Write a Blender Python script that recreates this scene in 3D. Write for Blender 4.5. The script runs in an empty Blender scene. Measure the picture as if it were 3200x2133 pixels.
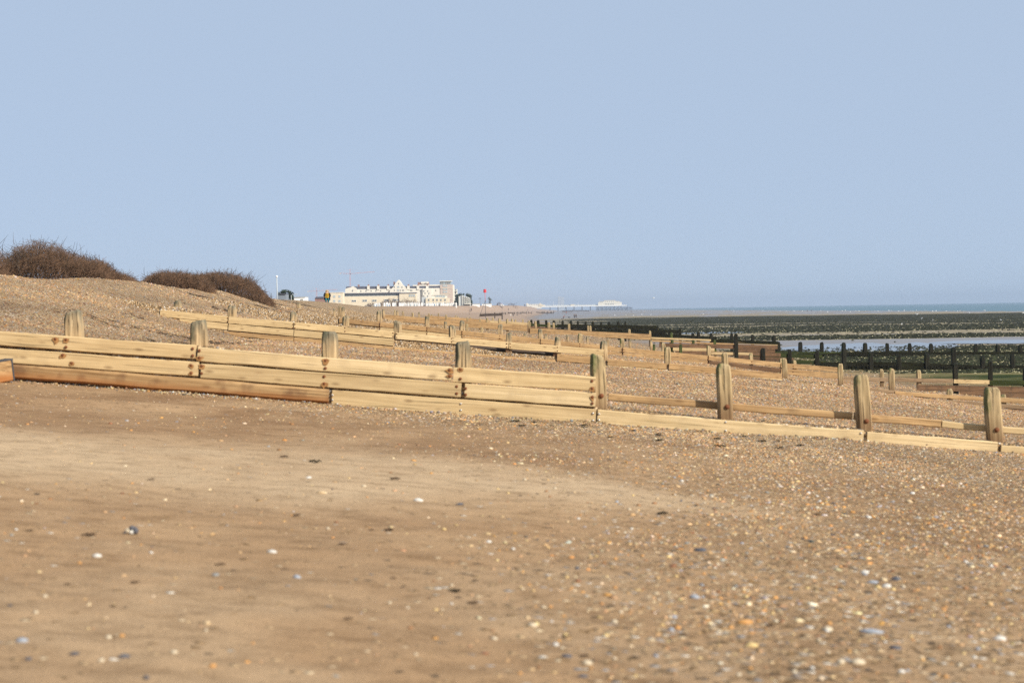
import bpy, bmesh, math, random
import numpy as np
from mathutils import Vector, Matrix, Quaternion

random.seed(7)
RNG = np.random.default_rng(11)
SC = bpy.context.scene
COL = SC.collection
R = math.radians

# ------------------------------------------------------------------ camera
F = 6000.0                      # focal length in source pixels (source frame 3200 x 2133)
CX, CY = 1600.0, 1066.5
PITCH = math.atan(97.3 / F)
ROLL = 0.01667
cam_d = bpy.data.cameras.new("camera")
cam = bpy.data.objects.new("camera", cam_d)
COL.objects.link(cam)
_r = Vector((1, 0, 0)); _u = Vector((0, math.sin(PITCH), math.cos(PITCH))); _w = Vector((0, math.cos(PITCH), -math.sin(PITCH)))
CR = _r * math.cos(ROLL) - _u * math.sin(ROLL)
CU = _u * math.cos(ROLL) + _r * math.sin(ROLL)
CW = _w
cam.matrix_world = Matrix(((CR.x, CU.x, -CW.x, 0), (CR.y, CU.y, -CW.y, 0), (CR.z, CU.z, -CW.z, 0), (0, 0, 0, 1)))
cam_d.sensor_width = 36.0
cam_d.lens = 36.0 * F / 3200.0
cam_d.clip_start = 0.1
cam_d.clip_end = 40000.0
cam_d.dof.use_dof = True
cam_d.dof.focus_distance = 170.0
cam_d.dof.aperture_fstop = 3.2
SC.camera = cam

# ------------------------------------------------------------------ world, sun, exposure
SUN_TO = Vector((0.80, -0.60, 0.0)).normalized()
SUN_EL = R(31)
world = bpy.data.worlds.new("World")
SC.world = world
world.use_nodes = True
wn = world.node_tree.nodes; wl = world.node_tree.links
wn.clear()
w_out = wn.new("ShaderNodeOutputWorld"); w_bg = wn.new("ShaderNodeBackground"); w_sky = wn.new("ShaderNodeTexSky")
w_sky.sky_type = 'NISHITA'
w_sky.sun_disc = False
w_sky.sun_elevation = SUN_EL
w_sky.sun_rotation = math.atan2(SUN_TO.x, SUN_TO.y)
w_sky.altitude = 0
w_sky.air_density = 0.5
w_sky.dust_density = 0.0
w_sky.ozone_density = 4.0
w_bg.inputs["Strength"].default_value = 0.10
# thin even high haze over the clear sky: one pale blue for the whole dome, same in every direction
w_mix = wn.new("ShaderNodeMix"); w_mix.data_type = 'RGBA'
w_mix.inputs[0].default_value = 0.92
w_mix.inputs[7].default_value = (3.40, 4.22, 5.42, 1)
wl.new(w_sky.outputs[0], w_mix.inputs[6]); wl.new(w_mix.outputs[2], w_bg.inputs[0]); wl.new(w_bg.outputs[0], w_out.inputs[0])
sun_d = bpy.data.lights.new("sun", 'SUN')
sun = bpy.data.objects.new("sun", sun_d)
COL.objects.link(sun)
sun_d.energy = 4.8
sun_d.angle = R(0.5)
sun_d.color = (1.0, 0.93, 0.82)
_sdir = Vector((SUN_TO.x * math.cos(SUN_EL), SUN_TO.y * math.cos(SUN_EL), math.sin(SUN_EL)))
sun.rotation_euler = _sdir.to_track_quat('Z', 'Y').to_euler()
vs = SC.view_settings
vs.view_transform = 'Standard'
vs.look = 'None'
vs.exposure = 0.45
vs.gamma = 1.0
vs.use_curve_mapping = False
cy = SC.cycles
cy.use_denoising = False
cy.max_bounces = 6
cy.diffuse_bounces = 2
cy.glossy_bounces = 2
cy.transmission_bounces = 2
cy.volume_bounces = 1
cy.transparent_max_bounces = 8

# ------------------------------------------------------------------ pixel <-> world helpers
def at(px, py, D):
    """World point that stands D metres ahead of the eye in the direction of photo pixel (px, py)."""
    d = CW + CR * ((px - CX) / F) - CU * ((py - CY) / F)
    return d * (D / d.y)

def hor(px):
    return 969.2 - 0.01667 * (px - 1600)

def xat(px, D):
    return (px - CX) / F * D

# ------------------------------------------------------------------ numpy value noise
def _hash(ix, iy, s):
    h = (ix.astype(np.int64) * 374761393 + iy.astype(np.int64) * 668265263 + s * 974634777) & 0x7fffffff
    h = ((h ^ (h >> 13)) * 1274126177) & 0x7fffffff
    h = h ^ (h >> 16)
    return (h & 0xffff) / 65535.0

def vnoise(x, y, s=0):
    x = np.asarray(x, float); y = np.asarray(y, float)
    ix = np.floor(x); iy = np.floor(y); fx = x - ix; fy = y - iy
    fx = fx * fx * (3 - 2 * fx); fy = fy * fy * (3 - 2 * fy)
    a = _hash(ix, iy, s); b = _hash(ix + 1, iy, s); c = _hash(ix, iy + 1, s); d = _hash(ix + 1, iy + 1, s)
    return (a * (1 - fx) + b * fx) * (1 - fy) + (c * (1 - fx) + d * fx) * fy - 0.5

def fbm(x, y, s=0, o=3):
    t = 0; a = 1.0
    for i in range(o):
        t = t + a * vnoise(np.asarray(x) * 2 ** i + 17.3 * i, np.asarray(y) * 2 ** i - 9.1 * i, s + i); a *= 0.5
    return t

def sstep(a, b, x):
    t = np.clip((np.asarray(x, float) - a) / (b - a), 0, 1)
    return t * t * (3 - 2 * t)

# ------------------------------------------------------------------ terrain height
GROYNE_D = [28.0, 67.2, 92.0, 138.0, 176.0, 225.0]
_XS = ([0, 250, 400, 600, 800, 1200, 2000, 3000, 5200, 9000], [0, -11.9, -17, -20, -21, -19, 0, 30, 90, 200])
_HC = ([0, 59.3, 68.7, 74.6, 88, 103, 123, 151, 179, 210, 248, 300, 347, 400, 600, 800, 1200, 2000, 3000, 4000, 5000, 9000],
       [1.3, 1.39, 1.34, 1.535, 1.63, 1.48, 1.64, 1.385, 1.37, 1.46, 1.58, 1.5, 1.40, 1.28, 1.9, 2.4, 3.4, 5.5, 7.0, 6.7, 3.0, -1.0])
_PU = [-6, 2.6, 8, 11, 14.5, 19, 23, 27, 32, 40, 100, 320, 420, 2000]
_PZ = [-0.92, -1.66, -2.15, -2.42, -2.85, -3.55, -4.1, -4.5, -4.72, -4.8, -4.9, -5.5, -7.0, -9.5]

def ground(X, D):
    X = np.asarray(X, float); D = np.asarray(D, float)
    u = X - np.interp(D, *_XS)
    Hc = np.interp(D, *_HC)
    z = np.interp(u, _PU, _PZ)
    t = np.clip((u + 13) / 7.0, 0, 1)
    t = t * 0.75 + 0.25 * t * t * (3 - 2 * t)
    zl = Hc * (1 - t) + (-0.92) * t
    z = np.where(u < -6, zl, z)
    back = np.clip(-13 - u, 0, 60)
    z = z - np.where(u < -13, np.minimum(0.045 * back, 1.4), 0)
    # shingle piled against the far side of every groyne
    J = np.interp(u, [-11, -8.5, -6, -3, 2.6, 9, 14, 20], [0.0, 0.45, 0.68, 0.72, 0.22, 0.12, 0.08, 0])
    for g in GROYNE_D:
        d = D - (g + 0.04)
        z = z + np.where(d > 0, J * np.exp(-np.clip(d, 0, 400) / 19.0), 0)
    z = z + 0.55 * sstep(150, 170, D) * sstep(420, 200, D) * np.exp(-((u - 16) / 5.0) ** 2)
    # irregularity
    far = np.clip(1 - D / 700.0, 0, 1)
    bank = sstep(-4, -8, u)
    z = z + far * (0.045 * fbm(X / 2.6, D / 3.4, 3) + bank * sstep(-12.5, -9, u) * 0.16 * fbm(X / 4.0, D / 7.0, 8) * sstep(30, 40, D))
    near = np.clip(1 - D / 30.0, 0, 1)
    z = z + near * 0.028 * fbm(X / 0.5, D / 0.35, 5)
    z = z + sstep(20, 34, u) * far * 0.05 * fbm(X / 9.0, D / 14.0, 21)
    # low sand ripple line sweeping in front of the first groyne
    rl = D - (25.2 + 0.25 * (X + 2) - 0.02 * (X + 2) ** 2)
    z = z + 0.06 * np.exp(-(rl / 0.5) ** 2) * sstep(4, -3, X) * (D < 27.8)
    return z

def gz(X, D):
    return float(ground(X, D))

_DS = np.geomspace(40, 7400, 1500)
def dhit(px, py, d0=40.0, fallback=1200.0):
    """Distance at which the sight line through photo pixel (px, py) first meets the beach beyond d0."""
    d = CW + CR * ((px - CX) / F) - CU * ((py - CY) / F)
    ds = _DS[_DS > d0]
    hit = np.nonzero(ground(d.x / d.y * ds, ds) >= d.z / d.y * ds)[0]
    return float(ds[hit[0]]) if len(hit) else fallback

# ------------------------------------------------------------------ materials
def new_mat(name):
    m = bpy.data.materials.new(name); m.use_nodes = True
    nt = m.node_tree; b = nt.nodes["Principled BSDF"]
    return m, nt, b

def N(nt, typ, **kw):
    n = nt.nodes.new(typ)
    for k, v in kw.items():
        if k.startswith('i_'):
            key = k[2:]
            key = int(key) if key.isdigit() else key.replace('_', ' ')
            n.inputs[key].default_value = v
        else:
            setattr(n, k, v)
    return n

def ramp(nt, stops, fac=None, interp='LINEAR'):
    n = nt.nodes.new("ShaderNodeValToRGB"); cr = n.color_ramp; cr.interpolation = interp
    while len(cr.elements) < len(stops): cr.elements.new(0.5)
    for e, (p, c) in zip(cr.elements, stops):
        e.position = p; e.color = (c[0], c[1], c[2], 1) if not isinstance(c, (int, float)) else (c, c, c, 1)
    if fac is not None: nt.links.new(fac, n.inputs[0])
    return n

def mixc(nt, fac, a, b, mode='MIX'):
    n = nt.nodes.new("ShaderNodeMix"); n.data_type = 'RGBA'; n.blend_type = mode
    for sock, v in ((n.inputs[0], fac), (n.inputs[6], a), (n.inputs[7], b)):
        if hasattr(v, 'is_output'): nt.links.new(v, sock)
        elif isinstance(v, (int, float)): sock.default_value = v
        else: sock.default_value = (v[0], v[1], v[2], 1)
    return n.outputs[2]

def math_n(nt, op, a, b=None, clamp=False):
    n = nt.nodes.new("ShaderNodeMath"); n.operation = op; n.use_clamp = clamp
    for i, v in enumerate((a, b)):
        if v is None: continue
        if hasattr(v, 'is_output'): nt.links.new(v, n.inputs[i])
        else: n.inputs[i].default_value = v
    return n.outputs[0]

def noise_n(nt, vec, scale, detail=3, rough=0.55):
    n = N(nt, "ShaderNodeTexNoise"); n.inputs["Scale"].default_value = scale; n.inputs["Detail"].default_value = detail
    n.inputs["Roughness"].default_value = rough
    if vec is not None: nt.links.new(vec, n.inputs["Vector"])
    return n.outputs[0]

def mapping(nt, vec, scale):
    n = N(nt, "ShaderNodeMapping"); n.inputs["Scale"].default_value = scale
    nt.links.new(vec, n.inputs["Vector"]); return n.outputs[0]

def bump(nt, b, h, strength, dist):
    n = N(nt, "ShaderNodeBump"); n.inputs["Strength"].default_value = strength; n.inputs["Distance"].default_value = dist
    nt.links.new(h, n.inputs["Height"]); nt.links.new(n.outputs[0], b.inputs["Normal"])

def simple(name, c, rough=0.8, var=0.12, scale=3.0, spec=0.3, metal=0.0):
    """Plain surface with mottled colour and slight relief."""
    m, nt, b = new_mat(name)
    tc = N(nt, "ShaderNodeTexCoord")
    n = noise_n(nt, tc.outputs["Object"], scale, 4)
    c0 = tuple(x * (1 - var) for x in c); c1 = tuple(min(1, x * (1 + var)) for x in c)
    rp = ramp(nt, [(0.3, c0), (0.7, c1)], n)
    nt.links.new(rp.outputs[0], b.inputs["Base Color"])
    b.inputs["Roughness"].default_value = rough
    b.inputs["Specular IOR Level"].default_value = spec
    b.inputs["Metallic"].default_value = metal
    return m

def wood(name, dark, light, knot=(0.16, 0.085, 0.035), gloss=0.75, gscale=1.0, stain=None, hvar=0.10, film=((0.27, 0.235, 0.15), 0.3), spec=0.25):
    """Sawn timber, grain along local X; per-object variation; optional stain colour rising from the lower edge."""
    m, nt, b = new_mat(name)
    tc = N(nt, "ShaderNodeTexCoord"); oi = N(nt, "ShaderNodeObjectInfo")
    off = N(nt, "ShaderNodeVectorMath", operation='ADD')
    comb = N(nt, "ShaderNodeCombineXYZ")
    r37 = math_n(nt, 'MULTIPLY', oi.outputs["Random"], 37.0)
    nt.links.new(r37, comb.inputs[0]); nt.links.new(r37, comb.inputs[2])
    nt.links.new(tc.outputs["Object"], off.inputs[0]); nt.links.new(comb.outputs[0], off.inputs[1])
    v = off.outputs[0]
    g1 = noise_n(nt, mapping(nt, v, (0.9 * gscale, 9, 26)), 1.0, 5, 0.6)
    g2 = noise_n(nt, mapping(nt, v, (0.5 * gscale, 3, 6)), 1.0, 3)
    g3 = noise_n(nt, mapping(nt, v, (3.0, 3, 3)), 1.0, 2)
    f = math_n(nt, 'ADD', math_n(nt, 'MULTIPLY', g1, 0.6), math_n(nt, 'MULTIPLY', g2, 0.55))
    f = math_n(nt, 'SUBTRACT', f, 0.08)
    rp = ramp(nt, [(0.36, dark), (0.6, light)], f)
    c = rp.outputs[0]
    # board-to-board tone
    hs = N(nt, "ShaderNodeHueSaturation")
    nt.links.new(c, hs.inputs["Color"])
    nt.links.new(math_n(nt, 'ADD', math_n(nt, 'MULTIPLY', oi.outputs["Random"], 2 * hvar), 1 - hvar), hs.inputs["Value"])
    c = hs.outputs[0]
    # knots
    vo = N(nt, "ShaderNodeTexVoronoi", feature='F1'); vo.inputs["Scale"].default_value = 1.0
    nt.links.new(mapping(nt, v, (2.6, 2.0, 7.0)), vo.inputs["Vector"])
    kn = ramp(nt, [(0.08, 1.0), (0.24, 0.0)], vo.outputs["Distance"])
    c = mixc(nt, math_n(nt, 'MULTIPLY', kn.outputs[0], 0.6), c, knot)
    # dark drying cracks along the grain
    ck = noise_n(nt, mapping(nt, v, (0.7, 4, 34)), 1.0, 2)
    ckr = ramp(nt, [(0.60, 0.0), (0.645, 1.0)], ck)
    c = mixc(nt, math_n(nt, 'MULTIPLY', ckr.outputs[0], 0.6), c, tuple(x * 0.4 for x in dark))
    # grey-green weather film in patches
    wm = ramp(nt, [(0.5, 0.0), (0.66, 1.0)], g3)
    c = mixc(nt, math_n(nt, 'MULTIPLY', wm.outputs[0], film[1]), c, film[0])
    if stain is not None:
        sx = N(nt, "ShaderNodeSeparateXYZ"); nt.links.new(tc.outputs["Object"], sx.inputs[0])
        nz = noise_n(nt, mapping(nt, v, (1.2, 1, 3)), 1.0, 3)
        s = math_n(nt, 'ADD', math_n(nt, 'MULTIPLY', sx.outputs[2], -7.0), math_n(nt, 'SUBTRACT', nz, 0.35))
        sr = ramp(nt, [(0.0, 0.0), (0.8, 1.0)], s)
        c = mixc(nt, math_n(nt, 'MULTIPLY', sr.outputs[0], 0.85), c, stain)
    nt.links.new(c, b.inputs["Base Color"])
    b.inputs["Roughness"].default_value = gloss
    b.inputs["Specular IOR Level"].default_value = spec
    bump(nt, b, f, 0.45, 0.012)
    return m

def post_mat(name, dark, light, top, algae_shade, topamt=0.8, low=None):
    """Upright timber; local Z = 0 at the post's top. Weathered grey head, green film with shade painted on the left, grain vertical."""
    m, nt, b = new_mat(name)
    tc = N(nt, "ShaderNodeTexCoord"); oi = N(nt, "ShaderNodeObjectInfo")
    comb = N(nt, "ShaderNodeCombineXYZ"); off = N(nt, "ShaderNodeVectorMath", operation='ADD')
    r37 = math_n(nt, 'MULTIPLY', oi.outputs["Random"], 53.0)
    nt.links.new(r37, comb.inputs[0]); nt.links.new(r37, comb.inputs[1])
    nt.links.new(tc.outputs["Object"], off.inputs[0]); nt.links.new(comb.outputs[0], off.inputs[1])
    v = off.outputs[0]
    g1 = noise_n(nt, mapping(nt, v, (22, 22, 1.3)), 1.0, 5, 0.6)
    rp = ramp(nt, [(0.32, dark), (0.66, light)], g1); c = rp.outputs[0]
    sx = N(nt, "ShaderNodeSeparateXYZ"); nt.links.new(tc.outputs["Object"], sx.inputs[0])
    nz = noise_n(nt, mapping(nt, v, (9, 9, 3)), 1.0, 3)
    h = math_n(nt, 'ADD', math_n(nt, 'MULTIPLY', sx.outputs[2], 3.6), math_n(nt, 'MULTIPLY', math_n(nt, 'SUBTRACT', nz, 0.5), 2.2))
    tm = ramp(nt, [(0.0, 0.0), (1.0, 1.0)], math_n(nt, 'ADD', h, 1.0))
    c = mixc(nt, math_n(nt, 'MULTIPLY', tm.outputs[0], topamt), c, top)
    # algae film plus painted-in shade on the landward (left) side near the head
    al = math_n(nt, 'ADD', math_n(nt, 'MULTIPLY', sx.outputs[0], -7.0), math_n(nt, 'MULTIPLY', sx.outputs[2], 1.6))
    al = math_n(nt, 'ADD', al, math_n(nt, 'MULTIPLY', math_n(nt, 'SUBTRACT', nz, 0.5), 2.5))
    am = ramp(nt, [(0.0, 0.0), (0.55, 1.0)], al)
    c = mixc(nt, math_n(nt, 'MULTIPLY', am.outputs[0], 0.85), c, algae_shade)
    # splits
    ck = noise_n(nt, mapping(nt, v, (30, 30, 0.9)), 1.0, 2)
    ckr = ramp(nt, [(0.60, 0.0), (0.635, 1.0)], ck)
    c = mixc(nt, math_n(nt, 'MULTIPLY', ckr.outputs[0], 0.8), c, tuple(x * 0.25 for x in dark))
    if low is not None:
        lm = ramp(nt, [(0.0, 0.0), (1.0, 1.0)], math_n(nt, 'ADD', math_n(nt, 'MULTIPLY', sx.outputs[2], -2.4), math_n(nt, 'ADD', math_n(nt, 'MULTIPLY', nz, 0.8), -1.3)))
        c = mixc(nt, math_n(nt, 'MULTIPLY', lm.outputs[0], 0.75), c, low)
    nt.links.new(c, b.inputs["Base Color"])
    b.inputs["Roughness"].default_value = 0.85
    b.inputs["Specular IOR Level"].default_value = 0.2
    bump(nt, b, g1, 0.4, 0.012)
    return m

MAT = {}
MAT['pale'] = wood("pale_timber", (0.43, 0.295, 0.14), (0.62, 0.455, 0.24), film=((0.42, 0.29, 0.15), 0.3))
MAT['pale2'] = wood("cream_timber", (0.47, 0.335, 0.165), (0.66, 0.495, 0.275), film=((0.40, 0.29, 0.16), 0.3))
MAT['orange'] = wood("tan_timber", (0.30, 0.175, 0.075), (0.50, 0.32, 0.15), film=((0.16, 0.10, 0.055), 0.35))
MAT['brown'] = wood("brown_log", (0.27, 0.15, 0.06), (0.47, 0.30, 0.14), stain=(0.30, 0.11, 0.028), film=((0.13, 0.06, 0.028), 0.65))
MAT['wetbrown'] = wood("wet_brown_timber", (0.085, 0.045, 0.022), (0.20, 0.11, 0.055), gloss=0.65, film=((0.05, 0.035, 0.02), 0.5))
MAT['grey'] = wood("grey_timber", (0.17, 0.105, 0.055), (0.33, 0.22, 0.125), film=((0.09, 0.06, 0.035), 0.4))
MAT['logdark'] = wood("dark_log", (0.035, 0.024, 0.017), (0.095, 0.065, 0.046), gloss=0.6, film=((0.03, 0.02, 0.015), 0.4))
MAT['green'] = wood("green_timber", (0.014, 0.020, 0.007), (0.05, 0.06, 0.018), gloss=0.75, film=((0.02, 0.022, 0.008), 0.6), spec=0.1)
MAT['dark'] = wood("weedy_timber", (0.006, 0.006, 0.004), (0.022, 0.021, 0.011), knot=(0.01, 0.01, 0.005), gloss=0.9, film=((0.03, 0.035, 0.012), 0.3), spec=0.05)
MAT['post'] = post_mat("post_timber", (0.27, 0.18, 0.09), (0.54, 0.395, 0.22), (0.145, 0.135, 0.095), (0.045, 0.05, 0.03), 0.9, low=(0.20, 0.105, 0.045))
MAT['post_pale'] = post_mat("pale_post_timber", (0.24, 0.165, 0.08), (0.49, 0.36, 0.195), (0.33, 0.265, 0.15), (0.06, 0.08, 0.022), 0.45, low=(0.14, 0.072, 0.034))
MAT['post_green'] = post_mat("green_post_timber", (0.03, 0.04, 0.012), (0.10, 0.115, 0.03), (0.025, 0.035, 0.012), (0.02, 0.04, 0.008))
MAT['post_dark'] = post_mat("weedy_post_timber", (0.007, 0.007, 0.005), (0.025, 0.022, 0.012), (0.007, 0.007, 0.005), (0.012, 0.018, 0.005))
MAT['rust'] = simple("rusty_iron", (0.16, 0.055, 0.02), 0.8, 0.4, 60)
MAT['steel'] = simple("zinc_bolt", (0.55, 0.52, 0.48), 0.35, 0.15, 80, 0.5, 0.7)
MAT['darkmetal'] = simple("dark_iron", (0.05, 0.05, 0.055), 0.6, 0.3, 4)
MAT['weed'] = simple("bladder_wrack", (0.014, 0.013, 0.007), 0.8, 0.5, 6, 0.1)
MAT['weed_green'] = simple("green_weed", (0.05, 0.085, 0.018), 0.6, 0.4, 5)

def attr_mat(name, attr, rough=0.75, spec=0.3, nscale=30):
    m, nt, b = new_mat(name)
    a = N(nt, "ShaderNodeAttribute"); a.attribute_name = attr
    tc = N(nt, "ShaderNodeTexCoord")
    n = noise_n(nt, tc.outputs["Object"], nscale, 3)
    rp = ramp(nt, [(0.3, (0.75, 0.75, 0.75)), (0.7, (1.15, 1.15, 1.15))], n)
    nt.links.new(mixc(nt, 1.0, a.outputs["Color"], rp.outputs[0], 'MULTIPLY'), b.inputs["Base Color"])
    b.inputs["Roughness"].default_value = rough
    b.inputs["Specular IOR Level"].default_value = spec
    return m
MAT['stones'] = attr_mat("stones", "tint", 0.6, 0.35, 60)

# ------------------------------------------------------------------ object helpers
def link(o, parent=None):
    COL.objects.link(o)
    if parent is not None: o.parent = parent
    return o

def mesh_obj(name, verts, faces, mat, parent=None, smooth=False, loc=None):
    me = bpy.data.meshes.new(name)
    me.from_pydata([tuple(v) for v in verts], [], faces)
    me.materials.append(mat)
    if smooth:
        me.polygons.foreach_set("use_smooth", [True] * len(me.polygons))
    me.update()
    o = bpy.data.objects.new(name, me)
    if loc is not None: o.location = loc
    return link(o, parent)

def bm_obj(name, bm, mat, parent=None, smooth=False):
    me = bpy.data.meshes.new(name)
    bm.normal_update(); bm.to_mesh(me); bm.free()
    for mm in (mat if isinstance(mat, (list, tuple)) else [mat]): me.materials.append(mm)
    if smooth: me.polygons.foreach_set("use_smooth", [True] * len(me.polygons))
    return link(bpy.data.objects.new(name, me), parent)

def empty(name, loc, label, cat, group=None):
    o = bpy.data.objects.new(name, None); o.location = loc
    o.empty_display_size = 0.2
    return tag(link(o), label, cat, group)

def tag(o, label, cat, group=None):
    o["label"] = label; o["category"] = cat
    if group: o["group"] = group
    return o

def kind(o, k):
    o["kind"] = k; return o

def bx(bm, c, s, rot=None, bev=0.0, mi=0):
    """Box of size s centred on c."""
    r = bmesh.ops.create_cube(bm, size=1.0)
    vs_ = r["verts"]
    bmesh.ops.scale(bm, vec=s, verts=vs_)
    if bev > 0:
        es = list({e for v in vs_ for e in v.link_edges})
        rb = bmesh.ops.bevel(bm, geom=es, offset=bev, segments=1, affect='EDGES')
        vs_ = list({v for f in rb["faces"] for v in f.verts} | {v for v in vs_ if v.is_valid})
    if rot is not None: bmesh.ops.rotate(bm, matrix=rot, verts=vs_)
    bmesh.ops.translate(bm, vec=c, verts=vs_)
    for f in {f for v in vs_ for f in v.link_faces}: f.material_index = mi
    return vs_

def tube(bm, pts, rad, n=6, cap=True):
    """Tapered tube through pts; rad is a number or a list."""
    pts = [Vector(p) for p in pts]
    if isinstance(rad, (int, float)): rad = [rad] * len(pts)
    rings = []
    up = Vector((0.3, 0.2, 1)).normalized()
    for i, p in enumerate(pts):
        t = (pts[min(i + 1, len(pts) - 1)] - pts[max(i - 1, 0)]).normalized()
        a = t.cross(up)
        if a.length < 1e-3: a = t.cross(Vector((1, 0, 0)))
        a.normalize(); b = t.cross(a).normalized()
        rings.append([bm.verts.new(p + (a * math.cos(2 * math.pi * k / n) + b * math.sin(2 * math.pi * k / n)) * rad[i]) for k in range(n)])
    for i in range(len(rings) - 1):
        for k in range(n):
            bm.faces.new((rings[i][k], rings[i][(k + 1) % n], rings[i + 1][(k + 1) % n], rings[i + 1][k]))
    if cap:
        bm.faces.new(rings[0][::-1]); bm.faces.new(rings[-1])
    return rings

# ------------------------------------------------------------------ ground sheet
def zones(X, D):
    """Ground cover by place: dry sand, pebble cover, tidal mud, weed, damp."""
    X = np.asarray(X, float); D = np.asarray(D, float)
    px = X / np.maximum(D, 0.5) * F + CX
    u = X - np.interp(D, *_XS)
    n1 = fbm(X / 1.6, D / 2.4, 31); n2 = fbm(X / 0.7, D / 1.0, 41)
    fore = (D < 28.03)
    # a tongue of dry smooth sand sweeping from the left
    c0 = 16.7 - 0.45 * np.maximum(X - 0.0, 0)
    wdt = np.interp(X, [-6, -1.5, 0.5, 1.6, 3.0], [2.7, 3.0, 1.9, 0.9, 0.4])
    dry = np.exp(-(np.abs(D + 0.9 * n1 - c0) / wdt) ** 3) * sstep(3.4, 0.6, X) * fore
    dry = np.clip(dry * (1 + 0.6 * n2), 0, 1)
    dry = np.where((D < 12.5) & fore, np.maximum(dry, np.clip(0.10 + 0.9 * n1 + .5 * n2, 0, 0.45)), dry)
    peb_f = sstep(1150, 2500, px + 500 * n1) * 0.42 + 0.035
    peb_f = np.maximum(peb_f, sstep(23.2, 27.0, D + 1.6 * n1) * sstep(500, 1500, px) * 0.95)
    peb_f = np.maximum(peb_f, sstep(18.5, 22.5, D + 2 * n1) * sstep(1700, 2500, px) * 0.8)
    peb_f = peb_f * (1 - 0.85 * dry)
    peb = np.where(fore, peb_f, 1.0)
    flat = sstep(25, 36, u + 6 * n1)
    farflat = sstep(26, 40, u)
    peb = peb * (1 - flat)
    # weed and mud bands run seaward, so they depend on how far along the shore they are
    nb = fbm(X / 60.0, D / 9.0, 51) * 14 * (D / 230.0)
    Db = (D + nb + 0.05 * (X - 30)) / 1.2
    kn = [100, 150, 172, 178, 183, 188, 201, 206, 226, 231, 252, 258, 290, 297, 385, 392, 402, 410, 440, 446, 458, 465, 560, 575, 800, 840, 960, 1200]
    kv = [0.9, 0.9, 0.85, 0.7, 0.25, 0.05, 0.0, 0.0, 0.0, 1.0, 1.0, 0.3, 0.35, 1.0, 0.95, 0.35, 0.4, 0.95, 0.95, 0.3, 0.35, 0.9, 0.9, 0.85, 0.7, 0.25, 0.2, 0.1]
    weed = np.interp(Db, kn, kv)
    # towards the left the flats are bare wet sand
    bare = sstep(2050, 1500, px + 250 * fbm(X / 40, D / 40, 61)) * sstep(240, 330, D)
    weed = weed * (1 - bare)
    weed = np.clip(weed + 0.35 * fbm(X / 12.0, D / 7.0, 71), 0, 1) * (weed > 0.02)
    weed = weed * flat
    damp = np.where(fore, np.clip(sstep(1.0, 6.0, X) * sstep(15, 21, D) * 0.5 + 0.9 * n1 + 0.6 * n2 + 0.45, 0, 1) * (1 - dry), 0.25 + 0.4 * n1)
    damp = np.maximum(damp, flat)
    return dry, peb, flat, weed, np.clip(damp, 0, 1)

def green_zone(X, D):
    """Bright green weed and yellow sand lying between the weedy groyne ends."""
    return sstep(22, 27, X - np.interp(D, *_XS)) * sstep(215, 180, D + 0 * X)

def build_ground():
    pxs = np.concatenate([np.arange(-6000, -600, 300), np.arange(-600, 3900, 13), np.arange(3900, 9300, 300)])
    d = [1.2]
    while d[-1] < 7: d.append(d[-1] * 1.05)
    while d[-1] < 34: d.append(d[-1] * 1.008)
    while d[-1] < 420: d.append(d[-1] * 1.0145)
    while d[-1] < 7600: d.append(d[-1] * 1.04)
    ds = [x for x in d if all(abs(x - (g + 0.05)) > 0.14 for g in GROYNE_D)]
    for g in GROYNE_D: ds += [g + 0.03, g + 0.06]
    ds = np.array(sorted(ds))
    PX, DD = np.meshgrid(pxs, ds)
    XX = (PX - CX) / F * DD
    # widen the nearest rows so the sheet also covers the ground beside and behind the eye
    XX = np.where(DD < 7, (PX - CX) / F * (7 + 0 * DD), XX)
    DD2 = np.where(DD < 7, 7 - (7 - DD) * 1.0, DD)
    DD2[0, :] = -40.0
    ZZ = ground(XX, np.maximum(DD2, 1.0))
    nr, nc = XX.shape
    co = np.stack([XX, DD2, ZZ], -1).reshape(-1, 3).astype(np.float32)
    i = np.arange(nr * nc).reshape(nr, nc)
    q = np.stack([i[:-1, :-1], i[:-1, 1:], i[1:, 1:], i[1:, :-1]], -1).reshape(-1, 4).astype(np.int32)
    me = bpy.data.meshes.new("beach")
    me.vertices.add(len(co)); me.vertices.foreach_set("co", co.ravel())
    me.loops.add(q.size); me.loops.foreach_set("vertex_index", q.ravel())
    me.polygons.add(len(q)); me.polygons.foreach_set("loop_start", np.arange(0, q.size, 4, dtype=np.int32))
    me.update(calc_edges=True)
    me.polygons.foreach_set("use_smooth", np.ones(len(q), bool))
    dry, peb, flat, weed, damp = zones(XX.ravel(), DD2.ravel())
    for nm, (a, b_, c) in (("zone", (dry, peb, flat)), ("zone2", (weed, damp, sstep(300, 700, DD2.ravel()))), ("zone3", (green_zone(XX.ravel(), DD2.ravel()), damp * 0, damp * 0))):
        at_ = me.color_attributes.new(nm, 'FLOAT_COLOR', 'POINT')
        arr = np.stack([a, b_, c, np.ones_like(a)], -1).astype(np.float32)
        at_.data.foreach_set("color", arr.ravel())
    o = link(bpy.data.objects.new("beach", me))
    return kind(o, 'structure')

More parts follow.
